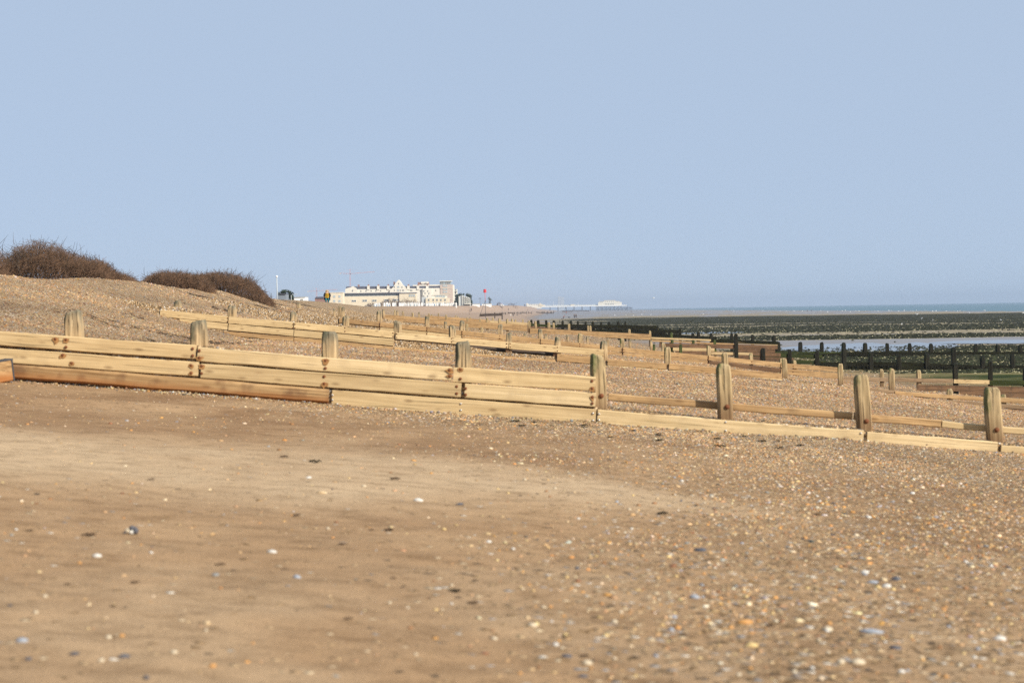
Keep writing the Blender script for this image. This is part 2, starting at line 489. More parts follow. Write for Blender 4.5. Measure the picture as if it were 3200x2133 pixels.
def ground_material():
    m, nt, b = new_mat("beach_ground")
    L = nt.links.new
    geo = N(nt, "ShaderNodeNewGeometry"); P = geo.outputs["Position"]
    z1 = N(nt, "ShaderNodeAttribute"); z1.attribute_name = "zone"
    z2 = N(nt, "ShaderNodeAttribute"); z2.attribute_name = "zone2"
    s1 = N(nt, "ShaderNodeSeparateColor"); L(z1.outputs["Color"], s1.inputs[0])
    s2 = N(nt, "ShaderNodeSeparateColor"); L(z2.outputs["Color"], s2.inputs[0])
    dry, peb, flat = s1.outputs[0], s1.outputs[1], s1.outputs[2]
    weed, damp, farz = s2.outputs[0], s2.outputs[1], s2.outputs[2]
    fine = noise_n(nt, P, 70, 5, 0.75)
    med = noise_n(nt, mapping(nt, P, (1.0, 1.5, 1)), 3.2, 7, 0.72)
    # bare sand
    sand = mixc(nt, damp, (0.36, 0.233, 0.128), (0.242, 0.143, 0.074))
    sand = mixc(nt, dry, sand, (0.45, 0.322, 0.195))
    sand = mixc(nt, 1.0, sand, ramp(nt, [(0.3, (0.55, 0.52, 0.49)), (0.5, (1, 1, 1)), (0.72, (1.28, 1.27, 1.24))], fine).outputs[0], 'MULTIPLY')
    sand = mixc(nt, 1.0, sand, ramp(nt, [(0.32, (0.66, 0.63, 0.60)), (0.5, (1, 1, 1)), (0.68, (1.14, 1.13, 1.12))], med).outputs[0], 'MULTIPLY')
    # flecks of dried weed lying in streaks
    fl = noise_n(nt, mapping(nt, P, (9, 16, 5)), 1.0, 3, 0.6)
    flr = ramp(nt, [(0.62, 0.0), (0.70, 0.8)], fl)
    flm = math_n(nt, 'MULTIPLY', flr.outputs[0], ramp(nt, [(0.45, 0.0), (0.6, 0.85)], noise_n(nt, mapping(nt, P, (0.35, 0.9, 1)), 1.0, 2)).outputs[0])
    sand = mixc(nt, flm, sand, (0.085, 0.052, 0.03))
    # shingle
    vo = N(nt, "ShaderNodeTexVoronoi"); vo.inputs["Scale"].default_value = 27.0; L(P, vo.inputs["Vector"])
    sv = N(nt, "ShaderNodeSeparateColor"); L(vo.outputs["Color"], sv.inputs[0])
    pc = ramp(nt, [(0.0, (0.14, 0.10, 0.065)), (0.10, (0.27, 0.17, 0.085)), (0.35, (0.41, 0.27, 0.145)), (0.6, (0.50, 0.345, 0.19)), (0.78, (0.60, 0.455, 0.285)), (0.9, (0.36, 0.33, 0.30)), (0.96, (0.74, 0.66, 0.54))], sv.outputs[0], 'CONSTANT')
    gap = ramp(nt, [(0.32, 1.0), (0.62, 0.45)], vo.outputs["Distance"])
    shing = mixc(nt, 1.0, pc.outputs[0], gap.outputs[0], 'MULTIPLY')
    big = noise_n(nt, mapping(nt, P, (0.8, 0.5, 1)), 0.8, 4, 0.6)
    shing = mixc(nt, 1.0, shing, ramp(nt, [(0.25, (0.76, 0.73, 0.70)), (0.5, (1.0, 1.0, 1.0)), (0.75, (1.15, 1.13, 1.1))], big).outputs[0], 'MULTIPLY')
    farc = mixc(nt, noise_n(nt, mapping(nt, P, (0.02, 0.012, 1)), 1.0, 4, 0.7), (0.27, 0.19, 0.135), (0.385, 0.28, 0.20))
    shing = mixc(nt, farz, shing, farc)
    pm = math_n(nt, 'GREATER_THAN', peb, sv.outputs[1])
    c = mixc(nt, pm, sand, shing)
    # tidal flats
    mud = mixc(nt, noise_n(nt, mapping(nt, P, (0.05, 0.2, 1)), 1.0, 4), (0.15, 0.125, 0.105), (0.24, 0.205, 0.17))
    wn1 = noise_n(nt, mapping(nt, P, (0.25, 0.12, 1)), 1.0, 5, 0.75)
    wsum = math_n(nt, 'ADD', weed, math_n(nt, 'MULTIPLY', math_n(nt, 'SUBTRACT', wn1, 0.5), 1.3))
    wmask = ramp(nt, [(0.42, 0.0), (0.58, 1.0)], wsum).outputs[0]
    wcol = mixc(nt, noise_n(nt, mapping(nt, P, (0.7, 0.3, 1)), 1.0, 3), (0.022, 0.022, 0.014), (0.06, 0.058, 0.034))
    greens = ramp(nt, [(0.55, 0.0), (0.68, 1.0)], noise_n(nt, mapping(nt, P, (0.06, 0.25, 1)), 1.0, 3)).outputs[0]
    wcol = mixc(nt, math_n(nt, 'MULTIPLY', greens, 0.3), wcol, (0.055, 0.065, 0.02))
    z3 = N(nt, "ShaderNodeAttribute"); z3.attribute_name = "zone3"
    s3 = N(nt, "ShaderNodeSeparateColor"); L(z3.outputs["Color"], s3.inputs[0])
    gn = noise_n(nt, mapping(nt, P, (0.10, 0.16, 1)), 1.0, 4, 0.6)
    gcol = ramp(nt, [(0.36, (0.014, 0.018, 0.006)), (0.47, (0.035, 0.048, 0.012)), (0.55, (0.075, 0.075, 0.026)), (0.62, (0.25, 0.20, 0.095))], gn).outputs[0]
    grav = ramp(nt, [(0.14, 0.0), (0.24, 1.0), (0.5, 1.0), (0.65, 0.0)], weed).outputs[0]
    gvc = mixc(nt, noise_n(nt, mapping(nt, P, (1.5, 0.5, 1)), 1.0, 3), (0.16, 0.13, 0.085), (0.36, 0.30, 0.20))
    mud = mixc(nt, grav, mud, gvc)
    fl_c = mixc(nt, wmask, mud, wcol)
    fl_c = mixc(nt, s3.outputs[0], fl_c, gcol)
    c = mixc(nt, flat, c, fl_c)
    L(c, b.inputs["Base Color"])
    wetm = math_n(nt, 'MULTIPLY', math_n(nt, 'MULTIPLY', math_n(nt, 'SUBTRACT', 1.0, wmask), math_n(nt, 'SUBTRACT', 1.0, grav)), math_n(nt, 'SUBTRACT', 1.0, s3.outputs[0]))
    rg = mixc(nt, flat, (0.85, 0.85, 0.85), mixc(nt, wetm, (0.9, 0.9, 0.9), (0.34, 0.34, 0.34)))
    L(rg, b.inputs["Roughness"])
    L(math_n(nt, 'ADD', math_n(nt, 'MULTIPLY', math_n(nt, 'MULTIPLY', flat, wetm), 0.3), 0.03), b.inputs["Specular IOR Level"])
    hb = mixc(nt, pm, math_n(nt, 'ADD', math_n(nt, 'MULTIPLY', fine, 0.25), math_n(nt, 'MULTIPLY', med, 0.8)), math_n(nt, 'SUBTRACT', 1.0, vo.outputs["Distance"]))
    bstr = math_n(nt, 'MULTIPLY', math_n(nt, 'SUBTRACT', 1.0, flat), 0.6)
    bn = N(nt, "ShaderNodeBump"); bn.inputs["Distance"].default_value = 0.03
    L(bstr, bn.inputs["Strength"]); L(hb, bn.inputs["Height"]); L(bn.outputs[0], b.inputs["Normal"])
    return m

beach = build_ground()
beach.data.materials.append(ground_material())

# ------------------------------------------------------------------ sea and tide pools
def water_mat(name, base, rough, wscale, bstr):
    m, nt, b = new_mat(name)
    geo = N(nt, "ShaderNodeNewGeometry")
    b.inputs["Base Color"].default_value = (*base, 1)
    b.inputs["Roughness"].default_value = rough
    b.inputs["IOR"].default_value = 1.33
    n = noise_n(nt, mapping(nt, geo.outputs["Position"], wscale), 1.0, 4, 0.6)
    bump(nt, b, n, bstr, 0.3)
    return m
sea_m = water_mat("sea_water", (0.05, 0.125, 0.15), 0.35, (0.25, 0.05, 1), 0.5)
bm = bmesh.new()
_x = [-9000, -3000, 0, 3000, 9000, 16000]; _y = [600, 2000, 5000, 9000, 14000]
_g = [[bm.verts.new((x, y, -5.5)) for x in _x] for y in _y]
for j in range(len(_y) - 1):
    for i in range(len(_x) - 1):
        bm.faces.new((_g[j][i], _g[j][i + 1], _g[j + 1][i + 1], _g[j + 1][i]))
sea = kind(bm_obj("sea", bm, sea_m), 'structure')

pool_m = water_mat("pool_water", (0.12, 0.11, 0.10), 0.12, (0.8, 0.6, 1), 0.05)
def pool(px0, px1, y0, y1, seed, n=60):
    """Shallow sheet of standing water on the flats with an irregular shore line."""
    rr = random.Random(seed)
    # nearest / farthest rim follow the photographed pool edges on a level surface
    px = [(px0 + (px1 - px0) * i / n) for i in range(n + 1)]
    top, bot = [], []
    zl = -4.79
    for i, p in enumerate(px):
        t = i / n; e = min(1, 4 * t, 4 * (1 - t)) ** 0.5
        ym = (y0 + y1) / 2 - 0.01667 * (p - (px0 + px1) / 2)
        hh = (y1 - y0) / 2 * e
        k1 = 1 + 0.5 * float(fbm(p / 90.0, seed, 3)); k2 = 1 + 0.6 * float(fbm(p / 60.0, seed + 9, 4))
        for lst, yy in ((top, ym - hh * k1), (bot, ym + hh * k2)):
            dd = CW + CR * ((p - CX) / F) - CU * ((yy - CY) / F)
            q = dd * (zl / dd.z)
            q.z = max(gz(q.x, q.y) + 0.03, zl); lst.append(q)
    verts = top + bot
    faces = [(i, i + 1, n + 1 + i + 1, n + 1 + i) for i in range(n)]
    faces = [f[::-1] for f in faces]
    zz = max(v.z for v in verts)
    return kind(mesh_obj("tide_pool", verts, faces, pool_m), 'structure')
pool(2425, 3000, 1074, 1097, 3)
pool(2900, 3420, 1061, 1072, 5)
pool(2105, 2330, 1037, 1042, 7, 30)

# ------------------------------------------------------------------ air
bm = bmesh.new(); bx(bm, (0, 7500, 26), (31000, 15200, 82))
hz_m = bpy.data.materials.new("haze_air"); hz_m.use_nodes = True
hz_m.node_tree.nodes.clear()
_ho = hz_m.node_tree.nodes.new('ShaderNodeOutputMaterial'); _hv = hz_m.node_tree.nodes.new('ShaderNodeVolumePrincipled')
_hv.inputs['Color'].default_value = (0.45, 0.53, 0.66, 1); _hv.inputs['Density'].default_value = 1.0e-4
hz_m.node_tree.links.new(_hv.outputs[0], _ho.inputs['Volume'])
haze = kind(bm_obj('haze', bm, hz_m), 'stuff')

# ------------------------------------------------------------------ groynes
_ONE = ['', 'first', 'second', 'third', 'fourth', 'fifth', 'sixth', 'seventh', 'eighth', 'ninth', 'tenth', 'eleventh', 'twelfth', 'thirteenth', 'fourteenth', 'fifteenth', 'sixteenth', 'seventeenth', 'eighteenth', 'nineteenth']
def ordinal(n):
    if n < 20: return _ONE[n]
    tens = ['', '', 'twent', 'thirt', 'fort', 'fift', 'sixt', 'sevent'][n // 10]
    return tens + 'ieth' if n % 10 == 0 else tens + 'y-' + _ONE[n % 10]

GR = random.Random(5)

def plank(parent, D, x0, yt0, x1, yt1, h, mat, off=0.0, t=0.075, name='plank', seg=None, rnd=0.0, h1=None, cham=0.012):
    """Timber from photo pixel (x0, top yt0) to (x1, top yt1), front face at depth D + off."""
    h1 = h if h1 is None else h1
    p0 = at(x0, yt0 + h / 2, D); p1 = at(x1, yt1 + h1 / 2, D)
    L = math.hypot(p1.x - p0.x, p1.z - p0.z); ang = math.atan2(p1.z - p0.z, p1.x - p0.x)
    hh = (h + h1) / 2 * D / F - ((0.016 if D < 40 else 0.02) if h > 12 else 0.004)
    if seg is None: seg = 9 if D < 80 else 3
    c = min(0.3 * hh, cham if rnd == 0 else rnd)
    ct = min(c, t * 0.45)
    prof = [(0, -hh / 2 + c), (0, hh / 2 - c), (ct, hh / 2), (t - ct, hh / 2), (t, hh / 2 - c), (t, -hh / 2 + c), (t - ct, -hh / 2), (ct, -hh / 2)]
    if rnd:
        n = 12
        prof = [(t / 2 - t / 2 * math.cos(a) * (1 if abs(math.cos(a)) < .8 else .98), hh / 2 * math.sin(a)) for a in [2 * math.pi * k / n for k in range(n)]]
    j = 0.006 if D < 80 else 0.004
    V = []; n = len(prof)
    for i in range(seg + 1):
        x = -L / 2 + L * i / seg
        jz = GR.uniform(-j, j); jy = GR.uniform(-j, j) * 0.6
        wav = 1 + GR.uniform(-0.02, 0.02)
        for (y, z) in prof: V.append((x, y + jy, z * wav + jz))
    Fc = []
    for i in range(seg):
        for k in range(n):
            a, b_ = i * n + k, i * n + (k + 1) % n
            Fc.append((a, a + n, b_ + n, b_))
    Fc.append(tuple(range(n))); Fc.append(tuple(range(seg * n + n - 1, seg * n - 1, -1)))
    o = mesh_obj(name, V, Fc, MAT[mat], smooth=bool(rnd))
    o.location = ((p0.x + p1.x) / 2, D + off + GR.uniform(-0.006, 0.006), (p0.z + p1.z) / 2)
    o.rotation_euler = (GR.uniform(-0.03, 0.03), -ang, GR.uniform(-0.002, 0.002))
    return child(o, parent)

def child(o, parent):
    o.parent = parent
    o.location = Vector(o.location) - parent.location
    return o

def post(parent, D, xl, xr, yt, mat, off=0.08, lean=None, name='post', round_top=0.5, base=None, top_cut=0.0):
    """Upright timber; its origin is the middle of the head."""
    p = at((xl + xr) / 2, yt, D); w = (xr - xl) * D / F
    zb = (min(gz(p.x, D - 0.1), gz(p.x, D + 0.4)) if base is None else base) - 0.35
    H = p.z - zb
    near_ = D < 100
    st = [(0, 0.50 + 0.30 * (1 - round_top)), (0.03, 0.78 + 0.12 * (1 - round_top)), (0.08, 0.93), (0.2, 1.0), (0.45, 1.02), (0.8, 1.0), (max(1.0, H * 0.7), 0.98), (max(1.2, H), 0.98)]
    st = [(a * (w / 0.23) if a < 0.3 else a, s) for a, s in st]
    c = 0.12
    prof = [(-.5 + c, -.5), (-.08, -.5), (.03, -.5), (.5 - c, -.5), (.5, -.5 + c), (.5, .5 - c), (.5 - c, .5), (-.5 + c, .5), (-.5, .5 - c), (-.5, -.5 + c)]
    V = []; n = len(prof)
    sk = GR.uniform(-0.18, 0.18); jag = [GR.uniform(-.035, .03) for _ in prof]; rough = [GR.uniform(-.03, .03) for _ in prof]; sp = GR.choice([1, 2]); spd = GR.uniform(.04, .12)
    for i, (z, s) in enumerate(st):
        jx = GR.uniform(-0.03, 0.03) * w
        for k, (x, y) in enumerate(prof):
            tz = -z + ((sk * x + jag[k]) * w if i < 3 else 0)
            rr_ = 1 + rough[k] + GR.uniform(-.02, .02)
            yy = y * (1 - (spd * 2 * max(0, 1 - i / 5) if k == sp and near_ else 0))
            V.append((x * w * s * rr_ + jx, yy * w * s * rr_, tz))
    Fc = [tuple(range(n))]
    for i in range(len(st) - 1):
        for k in range(n):
            a, b_ = i * n + k, i * n + (k + 1) % n
            Fc.append((a, a + n, b_ + n, b_))
    o = mesh_obj(name, V, [f[::-1] for f in Fc], MAT[mat])
    o.location = (p.x, D + off + w / 2, p.z)
    ln = GR.uniform(-0.025, 0.012) if lean is None else lean
    o.rotation_euler = (GR.uniform(-0.02, 0.02), ln, GR.uniform(-0.22, 0.22) if D > 30 else GR.uniform(-0.1, 0.16))
    if parent is not None: child(o, parent)
    return o

def bolts(parent, D, spots, r, mat, name='bolt', proud=0.012):
    bm = bmesh.new()
    for (px, py) in spots:
        p = at(px, py, D) - parent.location
        tube(bm, [(p.x, p.y + 0.01, p.z), (p.x, p.y - proud * 0.6, p.z), (p.x, p.y - proud, p.z)], [r, r, r * 0.55], 8)
    o = bm_obj(name, bm, MAT[mat], parent, True)
    return kind(o, 'stuff')

def stains(parent, D, spots, r, mat, seed=0, prob=0.6):
    """Rust bled out of the bolt holes: thin ragged patches on the boards, longer downwards and along the grain."""
    rr = random.Random(seed); V = []; Fc = []
    for (px, py) in spots:
        if rr.random() > prob: continue
        p = at(px, py, D) - parent.location; k = len(V); n = 11; sx = rr.uniform(1.0, 2.2); dn = rr.uniform(1.0, 2.6)
        V.append((p.x, p.y, p.z))
        for i in range(n):
            a = 2 * math.pi * i / n; q = r * rr.uniform(.65, 1.25)
            V.append((p.x + q * sx * math.cos(a), p.y, p.z + q * math.sin(a) * (dn if math.sin(a) < 0 else .8)))
        Fc += [(k, k + 1 + (i + 1) % n, k + 1 + i) for i in range(n)]
    return kind(mesh_obj('rust_stain', V, Fc, MAT[mat], parent), 'stuff')

def fringe(parent, D, x0, y0, x1, y1, ln, step=0.05, mat='weed', off=-0.02, seed=0):
    """Ragged curtain of wrack hanging from a timber."""
    rr = random.Random(seed); V = []; Fc = []
    p0 = at(x0, y0, D); p1 = at(x1, y1, D); n = int((p1.x - p0.x) / step)
    for i in range(n):
        t = (i + rr.random()) / n; b = p0.lerp(p1, t)
        m = 0.35 + 0.65 * abs(math.sin(t * n * step * 1.7 + seed) * math.sin(t * n * step * 0.53 + 2 * seed))
        l = ln * m * rr.uniform(0.4, 1.25); w = rr.uniform(0.03, 0.075); dy = off + rr.uniform(-0.05, 0.02); sw = rr.uniform(-.06, .06)
        k = len(V)
        b = b - parent.location
        V += [(b.x - w, b.y + dy, b.z + rr.uniform(0, .06)), (b.x + w, b.y + dy - .01, b.z + rr.uniform(0, .06)), (b.x + w * .8 + sw, b.y + dy - rr.uniform(0, .06), b.z - l * .6), (b.x - w * .7 + sw, b.y + dy - rr.uniform(0, .06), b.z - l * .6), (b.x + sw * 1.6, b.y + dy - rr.uniform(0, .05), b.z - l)]
        Fc += [(k, k + 1, k + 2, k + 3), (k + 3, k + 2, k + 4)]
    return kind(mesh_obj('seaweed', V, Fc, MAT[mat], parent), 'stuff')

def groyne(D, px, label):
    return empty('groyne', (xat(px, D), D, gz(xat(px, D), D)), label, 'groyne', 'timber groynes down the beach')

# ---- first groyne, nearest the eye
g = groyne(28.0, 1600, "nearest timber groyne, three pale plank rows stepping down to one row")
D = 28.0
PL = [  # row A
 (-420, 1003, 611, 1077, 48, 'pale'), (617, 1083, 1411, 1144, 48, 'pale2'), (1417, 1145, 1860, 1175, 50, 'pale'),
 # row B
 (-420, 1056, 620, 1130, 49, 'pale'), (628, 1134, 1441, 1195, 49, 'pale'), (1452, 1197, 1862, 1226, 48, 'pale2'),
 # row C
 (1037, 1216, 1862, 1275, 53, 'pale'), (1867, 1279, 2698, 1344, 48, 'pale2'), (2710, 1347, 3117, 1378, 47, 'pale2'), (3129, 1389, 3560, 1420, 40, 'pale'), (3566, 1422, 4010, 1456, 44, 'pale2'), (4016, 1458, 4440, 1490, 44, 'pale')]
for a in PL: plank(g, D, *a)
plank(g, D, 40, 1135, 1027, 1213, 48, 'brown', off=-0.035, t=0.14, cham=0.03)
plank(g, D, -420, 1104, 30, 1134, 48, 'brown', off=-0.03, t=0.13, cham=0.03)
plank(g, D, -420, 1153, 1040, 1264, 40, 'grey', off=0.01)
plank(g, D, 1042, 1270, 1862, 1329, 45, 'grey', off=0.012)
plank(g, D, 1868, 1329, 2690, 1394, 45, 'orange', off=0.012); plank(g, D, 2700, 1396, 3560, 1463, 45, 'orange', off=0.012)
plank(g, D, 1905, 1231, 2676, 1291, 25, 'orange', off=0.32, t=0.13, name='rail', h1=27)
plank(g, D, 2684, 1292, 2956, 1315, 27, 'orange', off=0.32, t=0.13, name='rail')
plank(g, D, 2960, 1316, 3560, 1371, 26, 'pale', off=0.32, t=0.13, name='rail', h1=22)
plank(g, D, 3566, 1372, 4440, 1440, 24, 'orange', off=0.32, t=0.13, name='rail')
P1 = [(193, 247, 972, 'post'), (589, 639, 1001, 'post'), (1002, 1050, 1036, 'post'), (1421, 1469, 1068, 'post'), (1846, 1890, 1109, 'post_pale'),
      (2241, 2285, 1137, 'post_pale'), (2676, 2719, 1171, 'post_pale'), (3084, 3132, 1211, 'post_pale'), (3510, 3556, 1250, 'post_pale'), (3940, 3986, 1285, 'post_pale'), (4368, 4414, 1322, 'post_pale'), (-215, -165, 945, 'post')]
for i, (a, b, y, mt) in enumerate(P1):
    p_ = post(g, D, a, b, y, mt, lean=[-0.005, 0, 0.0, -0.005, -0.03, -0.03, -0.045, -0.05, -.03, -.01, -.02, 0][i], round_top=0.5 if i > 3 else 0.25)
    if 4 <= i <= 7:
        bmm = bmesh.new(); w = (b - a) * D / F; zz = [-0.60, -0.63, -0.68, -0.62][i - 4]
        tube(bmm, [(0.02, -w / 2 + 0.02, zz), (0.02, -w / 2 - 0.018, zz)], [0.04, 0.034], 10)
        bm_obj('bolt', bmm, MAT['rust'], p_, True)
rs = []
for (px, ya, yb) in [(206, 1061, 1084), (173, 1059, 1059), (602, 1089, 1111), (623, 1095, 1117), (1017, 1126, 1150), (1405, 1156, 1175), (1439, 1154, 1183), (1850, 1190, 1213),
                     (196, 1109, 1109), (224, 1134, 1134), (597, 1141, 1165), (630, 1143, 1166), (1013, 1176, 1198), (1427, 1207, 1229), (1455, 1213, 1233), (1851, 1240, 1260)]:
    rs += [(px, ya), (px, yb)] if ya != yb else [(px, ya)]
bolts(g, D - 0.004, rs, 0.022, 'rust')
MAT['rust_wood'] = simple("rust_stained_wood", (0.33, 0.17, 0.065), 0.85, 0.35, 25, 0.15)
stains(g, D - 0.0085, rs, 0.030, 'rust_wood', 3)
ss = []
for (px, ya, yb) in [(1039, 1234, 1249), (1440, 1261, 1281), (1853, 1291, 1313), (1872, 1293, 1312), (2268, 1318, 1345), (2690, 1353, 1376), (2712, 1378, 1390)]:
    ss += [(px, ya), (px, yb)]
bolts(g, D - 0.004, ss, 0.016, 'steel')
# squared timber end that leans out of the left edge towards the viewer
pr = at(6, 1160, 27.5)
t_ = empty('timber_beam', pr, "brown squared timber end with a dark iron edge, against the groyne at the left edge", 'timber')
rz = Matrix.Rotation(R(52), 3, 'Z') @ Matrix.Rotation(R(-7), 3, 'Y')
bm = bmesh.new(); bx(bm, rz @ Vector((-.62, 0, 0)), (1.5, .2, .30), rz, .018); bm_obj('beam', bm, MAT['brown'], t_)
bm = bmesh.new(); bx(bm, rz @ Vector((.118, 0, .0)), (.03, .215, .31), rz, .006); bx(bm, rz @ Vector((-.3, 0, .155)), (.9, .19, .02), rz, .004); bm_obj('strap', bm, MAT['darkmetal'], t_)

# ---- second groyne
D = 67.2
g = groyne(D, 1600, "second timber groyne, long pale top plank over a dark gap midway")
for a in [(500, 967, 711, 987, 23, 'pale'), (714, 988, 916, 1005, 23, 'pale'), (919, 1005, 1230, 1034, 23, 'pale'), (1237, 1038, 1589, 1068, 22, 'pale2'), (1591, 1068, 1887, 1091, 23, 'pale'),
          (560, 995, 711, 1010, 22, 'pale'), (714, 1011, 917, 1029, 22, 'pale'), (919, 1029, 1230, 1058, 23, 'pale'), (1741, 1104, 1887, 1116, 25, 'orange'), (700, 1034, 917, 1052, 15, 'orange'),
          (919, 1053, 1230, 1082, 15, 'orange'), (1232, 1084, 1735, 1124, 20, 'orange'), (1740, 1131, 1888, 1143, 20, 'pale'),
          (1899, 1121, 2083, 1135, 20, 'orange'), (2091, 1134, 2443, 1166, 21, 'orange'), (1899, 1139, 2083, 1154, 16, 'pale2'), (2091, 1155, 2446, 1184, 16, 'pale2'), (1899, 1153, 2446, 1198, 20, 'grey'),
          (2447, 1190, 2795, 1219, 10, 'grey'), (2447, 1199, 2795, 1228, 14, 'grey'), (2797, 1221, 3074, 1240, 14, 'orange'), (3076, 1236, 3560, 1273, 17, 'orange'), (2799, 1236, 3560, 1292, 14, 'grey'), (2799, 1248, 3560, 1305, 14, 'wetbrown')]:
    plank(g, D, *a)
plank(g, D, 1240, 1059, 1738, 1101, 17, 'logdark', off=0.34, t=0.2, rnd=0.05, name='rail')  # rail coloured near-black to hold the shade behind the missing plank
for (a, b, y) in [(541, 563, 939), (710, 734, 955), (904, 925, 974), (1068, 1089, 987), (1230, 1252, 1003), (1402, 1423, 1017), (1581, 1599, 1040), (1734, 1752, 1053), (1877, 1897, 1065),
                  (2077, 2097, 1084), (2257, 2276, 1101), (2445, 2461, 1119), (2620, 2637, 1136), (2780, 2798, 1151), (2962, 2980, 1215), (3130, 3148, 1232)]:
    post(g, D, a, b, y, 'post' if a < 1900 else 'post_pale', round_top=0.9)
rs = []
for (px, y0) in [(712, 993), (915, 1013), (922, 1013), (1078, 1024), (1228, 1040), (1240, 1043), (1412, 1057), (1584, 1073), (1595, 1073), (1742, 1085)]:
    rs += [(px, y0), (px, y0 + 11)]
bolts(g, D - 0.004, rs, 0.02, 'rust')
for px in (1240, 1413, 1588, 1738): post(g, D, px - 9, px + 9, 1045 + (px - 1240) * .085, 'wetbrown', off=0.06, name='post')

# ---- third groyne
D = 92.0
g = groyne(D, 1600, "third timber groyne, tan plank pairs with rounded post heads, seaward end green")
for a in [(1060, 993, 1184, 1005, 16, 'orange'), (1188, 1006, 1333, 1020, 16, 'orange'), (1335, 1020, 1441, 1032, 16, 'orange'), (1443, 1032, 1687, 1057, 16, 'orange'), (1690, 1057, 1943, 1085, 16, 'orange'),
          (1947, 1085, 2211, 1110, 16, 'orange'), (2215, 1110, 2439, 1132, 16, 'orange'), (2441, 1133, 2619, 1147, 16, 'orange'),
          (1188, 1022, 1333, 1036, 15, 'pale'), (1335, 1036, 1441, 1048, 15, 'pale'), (1443, 1048, 1687, 1073, 16, 'orange'), (1690, 1073, 1943, 1101, 16, 'orange'), (1947, 1101, 2211, 1126, 16, 'orange'),
          (2215, 1126, 2439, 1149, 18, 'wetbrown'), (2441, 1150, 2619, 1165, 19, 'orange'), (1690, 1090, 1943, 1117, 12, 'grey'), (1947, 1118, 2211, 1143, 12, 'wetbrown'),
          (2637, 1176, 2979, 1184, 13, 'grey'), (2981, 1184, 3092, 1187, 14, 'pale'), (3093, 1187, 3560, 1192, 17, 'green'), (2866, 1201, 3460, 1213, 20, 'wetbrown'), (3000, 1221, 3560, 1238, 18, 'wetbrown')]:
    plank(g, D, *a)
for (a, b, y) in [(1040, 1047, 964), (1056, 1067, 955), (1067, 1076, 958), (1176, 1193, 971), (1327, 1340, 988), (1436, 1452, 1002), (1556, 1570, 1013), (1681, 1695, 1027), (1806, 1820, 1042), (1938, 1951, 1057),
                  (2067, 2080, 1071), (2209, 2222, 1080), (2342, 2354, 1105), (2437, 2446, 1120), (2478, 2489, 1125)]:
    post(g, D, a, b, y, 'post' if a < 1700 else 'post_pale', round_top=1.0)
for (a, b, y) in [(2751, 2763, 1153), (2866, 2879, 1156)]: post(g, D, a, b, y, 'post_pale', round_top=1.0)
for (a, b, y) in [(2980, 2994, 1135), (3090, 3104, 1128), (3200, 3214, 1150)]: post(g, D, a, b, y, 'post_dark', round_top=1.0)
rs = []
for (px, y0) in [(1186, 1008), (1333, 1022), (1445, 1034), (1562, 1048), (1812, 1072), (1944, 1089), (1950, 1090), (2213, 1115), (2350, 1128), (2479, 1141)]:
    rs += [(px, y0 + 2), (px, y0 + 9), (px, y0 + 20)]
bolts(g, D - 0.004, rs, 0.024, 'rust')

# ---- fourth groyne: mostly buried stumps, weed-hung rails at the sea end
D = 138.0
g = groyne(D, 2000, "fourth groyne, a line of short stumps running into dark weed-hung rails")
for i, (px, y) in enumerate([(1459, 1012), (1505, 1022), (1640, 1042), (1706, 1043), (1773, 1046), (1836, 1050), (1900, 1056), (1969, 1060), (2035, 1062), (2101, 1061), (2167, 1062), (2234, 1061)]):
    post(g, D, px - 4, px + 4, y, 'post_pale' if i < 2 else 'post' if i < 9 else 'post_green', round_top=0.8)
for (a, b, y) in [(2040, 2048, 1075), (2123, 2132, 1076), (2214, 2222, 1080)]: post(g, D - 3, a, b, y, 'post_green', round_top=0.8)
for a in [(2103, 1086, 2233, 1088, 10, 'pale'), (2223, 1099, 2352, 1101, 9, 'pale'), (2060, 1071, 2422, 1079, 14, 'wetbrown'), (2110, 1095, 2440, 1103, 12, 'wetbrown'), (2300, 1090, 2422, 1093, 9, 'wetbrown'), (2352, 1102, 2570, 1108, 12, 'green'),
          (2308, 1111, 2480, 1118, 14, 'wetbrown'), (2440, 1122, 2580, 1127, 13, 'green'), (2560, 1131, 2800, 1131, 12, 'dark'), (2802, 1130, 3060, 1141, 12, 'dark'), (3062, 1141, 3460, 1144, 12, 'dark'),
          (2640, 1140, 3060, 1148, 12, 'dark'), (3062, 1149, 3460, 1152, 14, 'dark')]:
    plank(g, D, *a, seg=4)
for (a, b, y) in [(2294, 2306, 1043), (2378, 2391, 1087), (2462, 2474, 1091), (2546, 2559, 1095), (2631, 2644, 1088), (2715, 2728, 1101), (2802, 2816, 1108), (2889, 2903, 1104), (2973, 2987, 1086), (3064, 3077, 1112), (3157, 3170, 1106), (3250, 3264, 1110)]:
    post(g, D, a, b, y, 'post_dark', off=-0.1, round_top=1.0)
fringe(g, D, 2560, 1139, 2800, 1139, 0.42, 0.03, seed=2); fringe(g, D, 2640, 1152, 3060, 1160, 0.42, 0.03, seed=3); fringe(g, D, 2900, 1142, 3460, 1156, 0.5, 0.03, seed=4)

